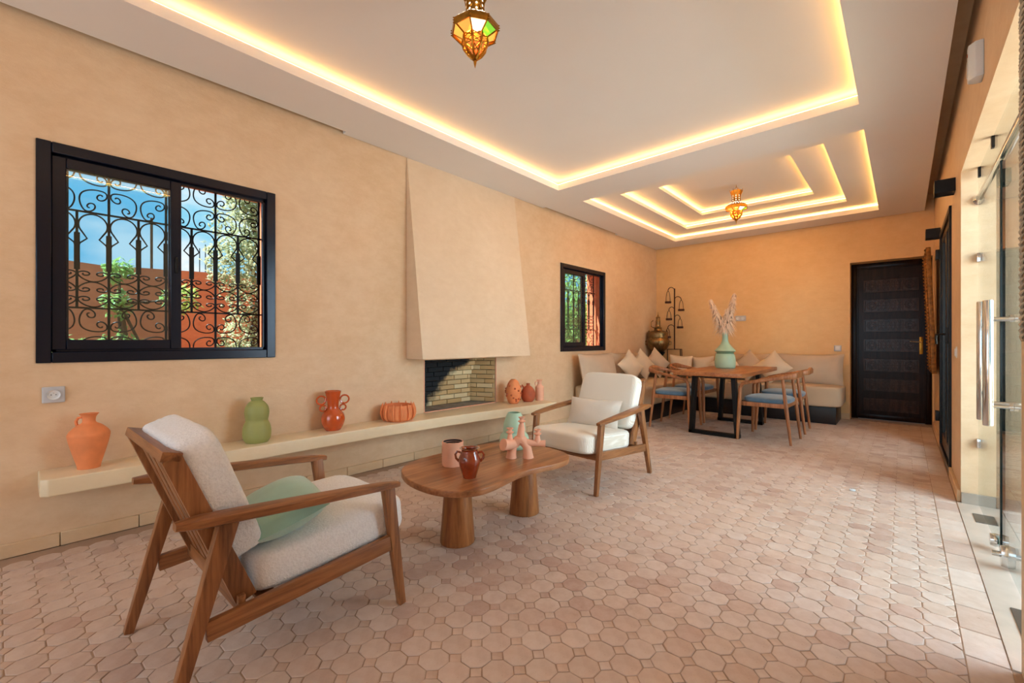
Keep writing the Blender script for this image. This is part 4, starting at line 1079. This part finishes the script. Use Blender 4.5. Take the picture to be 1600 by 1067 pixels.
for (dx,zt,zb_,zs) in((-.110,1.345,1.135,1.36),(.115,1.20,1.00,1.20),(-.095,1.02,.84,1.02),(.095,.88,.70,.88),(-.115,.71,.53,.71)):
    sg=1 if dx>0 else -1; pts=[]
    for k in range(9):
        a=k/8*PI*.92; pts.append(tuple(dv*(dx/2*(1-math.cos(a)))+Vector((0,0,zs-.02+.06*math.sin(a)))))
    e=Vector(pts[-1]); pts.append(tuple(e+Vector((0,0,-.02))))
    ar_=obj('hook_arm',MB().tube([(0,0,zs-.06)]+pts,.0065,6),m_rust,tr)
    cx=e.x;cy=e.y; zt_=e.z-.02
    h_=zt_-zb_
    for rot in(0,PI/2):
        d2v=Matrix.Rotation(rot+.5,3,'Z')@dv; w=.048; pp=[]
        for k in range(11):
            a=k/10*PI; pp.append(tuple(Vector((cx,cy,zb_))+d2v*(w*math.cos(a))*(1 if 1 else 1)+Vector((0,0,h_*math.sin(a)**.8))))
        obj('cage_wire',MB().tube(pp,.0045,6),m_rust,ar_)
    obj('candle_cup',MB().lathe([(.046,-.012),(.052,-.010),(.053,.022),(.048,.022),(.046,-.006),(0,-.006)],16,c=(cx,cy,zb_)),m_rust,ar_)
bx=obj('black_candle_block',MB().soft(.11,.10,.09,e=8,n=8,M=T(-2.80,7.20,.687)),m_black); tag(bx,'small black block on the corner table at the foot of the candle tree','candle')

# ------------------------------------------------------------------ lanterns
def lantern(label,x,y,zceil,ztip,s=1.0,glow=10):
    t_=thing('moroccan_lantern',label,'lantern',(x,y,ztip),.2,'pierced brass star lanterns')
    def oct(prof,name,mat=m_brass,seg=8,**k): return obj(name,MB().lathe([(r*s,z*s) for r,z in prof],seg,M=Matrix.Rotation(PI/8,4,'Z'),cap=False),mat,t_,smooth=0)
    oct([(.001,0),(.006,.02),(.009,.035),(.004,.05)],'finial')
    # pierced bowl: ribs and lattice
    prof=[(.008,.045),(.034,.068),(.056,.100),(.062,.128),(.059,.150)]
    bw=oct(prof,'bowl',m_bowl)
    for k in range(8):
        a=PI/8+k*PI/4
        obj('bowl_rib',MB().tube([(math.cos(a)*r*s*1.03,math.sin(a)*r*s*1.03,z*s) for r,z in prof],.0075*s,5),m_brass,t_)
    lat=MB()
    for k in range(8):
        a0,a1=PI/8+k*PI/4,PI/8+(k+1)*PI/4
        for i in range(1,4):
            for (u,v_) in((i,i+1),):
                if v_>=len(prof): continue
                pa=(math.cos(a0)*prof[u][0],math.sin(a0)*prof[u][0],prof[u][1]);pb=(math.cos(a1)*prof[v_][0],math.sin(a1)*prof[v_][0],prof[v_][1])
                pc=(math.cos(a1)*prof[u][0],math.sin(a1)*prof[u][0],prof[u][1]);pd=(math.cos(a0)*prof[v_][0],math.sin(a0)*prof[v_][0],prof[v_][1])
                lat.tube([tuple(c*s*1.02 for c in pa),tuple(c*s*1.02 for c in pb)],.0036*s,4); lat.tube([tuple(c*s*1.02 for c in pc),tuple(c*s*1.02 for c in pd)],.0036*s,4)
        lat.tube([tuple(c*s*1.03 for c in (math.cos(a0)*prof[2][0],math.sin(a0)*prof[2][0],prof[2][1])),tuple(c*s*1.03 for c in (math.cos(a1)*prof[2][0],math.sin(a1)*prof[2][0],prof[2][1]))],.003*s,4)
    obj('bowl_fretwork',lat,m_brass,t_)
    # glass ring
    for k in range(8):
        a0,a1=PI/8+k*PI/4+.02,PI/8+(k+1)*PI/4-.02
        vs=[(math.cos(a)*r*s,math.sin(a)*r*s,z*s) for a,r,z in((a0,.062,.152),(a1,.062,.152),(a1,.110,.182),(a0,.110,.182))]
        nrm=(Vector(vs[1])-Vector(vs[0])).cross(Vector(vs[3])-Vector(vs[0])).normalized()*.002
        vs+= [tuple(Vector(p)-nrm) for p in vs]
        obj('glass_panel',MB().add(vs,[(0,1,2,3),(7,6,5,4),(0,4,5,1),(1,5,6,2),(2,6,7,3),(3,7,4,0)]),m_gl[(3,1,3,1,3,1,0,2)[k]],t_,smooth=0)
        a=PI/8+k*PI/4
        obj('glass_came',MB().tube([(math.cos(a)*.060*s,math.sin(a)*.060*s,.150*s),(math.cos(a)*.113*s,math.sin(a)*.113*s,.182*s)],.004*s,5),m_brass,t_)
    oct([(.114,.172),(.119,.170),(.121,.190),(.120,.204),(.114,.204),(.113,.172)],'skirt')
    oct([(.120,.202),(.100,.216),(.062,.250),(.045,.262),(.044,.258),(.112,.199)],'shoulder')
    nk=oct([(.046,.258),(.043,.29),(.046,.33),(.060,.385),(.056,.385),(.042,.33),(.038,.29),(.040,.258)],'neck')
    obj('neck_cap',MB().lathe([(0,.300*s),(.044*s,.300*s),(.044*s,.304*s),(0,.304*s)],8,M=Matrix.Rotation(PI/8,4,'Z')),m_brass,t_,smooth=0)
    fr_=MB(); gl_=MB()
    for k in range(8):
        a=PI/8+k*PI/4; c_,q_=math.cos(a),math.sin(a)
        fr_.tube([(c_*.047*s,q_*.047*s,.262*s),(c_*.044*s,q_*.044*s,.30*s),(c_*.050*s,q_*.050*s,.34*s),(c_*.066*s,q_*.066*s,.375*s),(c_*.076*s,q_*.076*s,.40*s)],[.004*s]*4+[.001],5)
        for (r,z) in((.121,.176),(.122,.188),(.121,.200)): fr_.lathe([(0,-.004*s),(.006*s,0),(0,.004*s)],6,c=(c_*r*s,q_*r*s,z*s))
        am=a+PI/8
        for k2 in range(5):
            u=.12+.19*k2; r=(.116*(1-u)+.050*u)*math.cos(PI/8); z=.205*(1-u)+.258*u; w=.030*(1-u)+.010
            tx=Vector((-math.sin(am),math.cos(am),0)); cc=Vector((math.cos(am)*r,math.sin(am)*r,z+.002))
            fr_.tube([tuple((cc-tx*w)*s),tuple((cc+tx*w)*s)],.0022*s,4)
        for k2 in range(4):
            r=.048*math.cos(PI/8); z=.272+.025*k2; cc=Vector((math.cos(am)*r,math.sin(am)*r,z)); tx=Vector((-math.sin(am),math.cos(am),0))
            fr_.tube([tuple((cc-tx*.012)*s),tuple((cc+Vector((0,0,.011)))*s),tuple((cc+tx*.012)*s),tuple((cc-Vector((0,0,.011)))*s)],.002*s,4,closed=True)
            gl_.lathe([(0,0),(.006*s,.001),(0,.002)],6,M=Matrix.Translation(cc*s)@Matrix.Rotation(am,4,'Z')@Matrix.Rotation(PI/2,4,'Y'))
        for k2 in range(3):
            for q2 in range(-1,2):
                u=.2+.24*k2; r=(.117*(1-u)+.052*u)*math.cos(PI/8); z=.205*(1-u)+.257*u+.002; tx=Vector((-math.sin(am),math.cos(am),0))
                cc=Vector((math.cos(am)*r,math.sin(am)*r,z))+tx*q2*(.024*(1-u)+.008)
                gl_.lathe([(0,0),(.0065*s,.0015),(0,.003)],6,M=Matrix.Translation(cc*s)@Matrix.Rotation(am,4,'Z')@Matrix.Rotation(.9,4,'Y'))
    obj('pierced_openings',gl_,m_gl[0],t_)
    obj('crown_fretwork',fr_,m_brass,t_)
    obj('bulb',MB().lathe([(0,0),(.016*s,.008*s),(.022*s,.03*s),(.014*s,.05*s),(0,.055*s)],12,c=(0,0,.185*s)),m_bulb,t_)
    top=zceil-ztip
    obj('hanging_chain',MB().tube([(.03*s,0,.375*s),(0,0,.47*s if .47*s<top else top-.02),(0,0,top)],.003,6),m_brass,t_)
    obj('hanging_chain',MB().tube([(-.03*s,0,.375*s),(0,0,.47*s if .47*s<top else top-.02)],.003,6),m_brass,t_)
    pl_=light('lantern_glow','POINT',(0,0,.155*s),(0,0,0),glow,(1,.55,.18),shadow_soft_size=.03); pl_.parent=t_
lantern('brass lantern with coloured glass hanging above the coffee table, cut by the top edge',-1.55,1.446,2.892,2.432,.97,9)
lantern('brass lantern with coloured glass hanging from the stepped tray above the dining table',-1.535,5.83,3.035,2.552,1.06,170)
# small pale chip of plaster on the floor near the terrace door
ch=obj('paper_scrap',MB().soft(.035,.025,.012,e=3,n=4,M=T(-.28,4.05,.006),jit=.003),m_white); tag(ch,'small white scrap lying on the tiles near the glass doors','scrap')
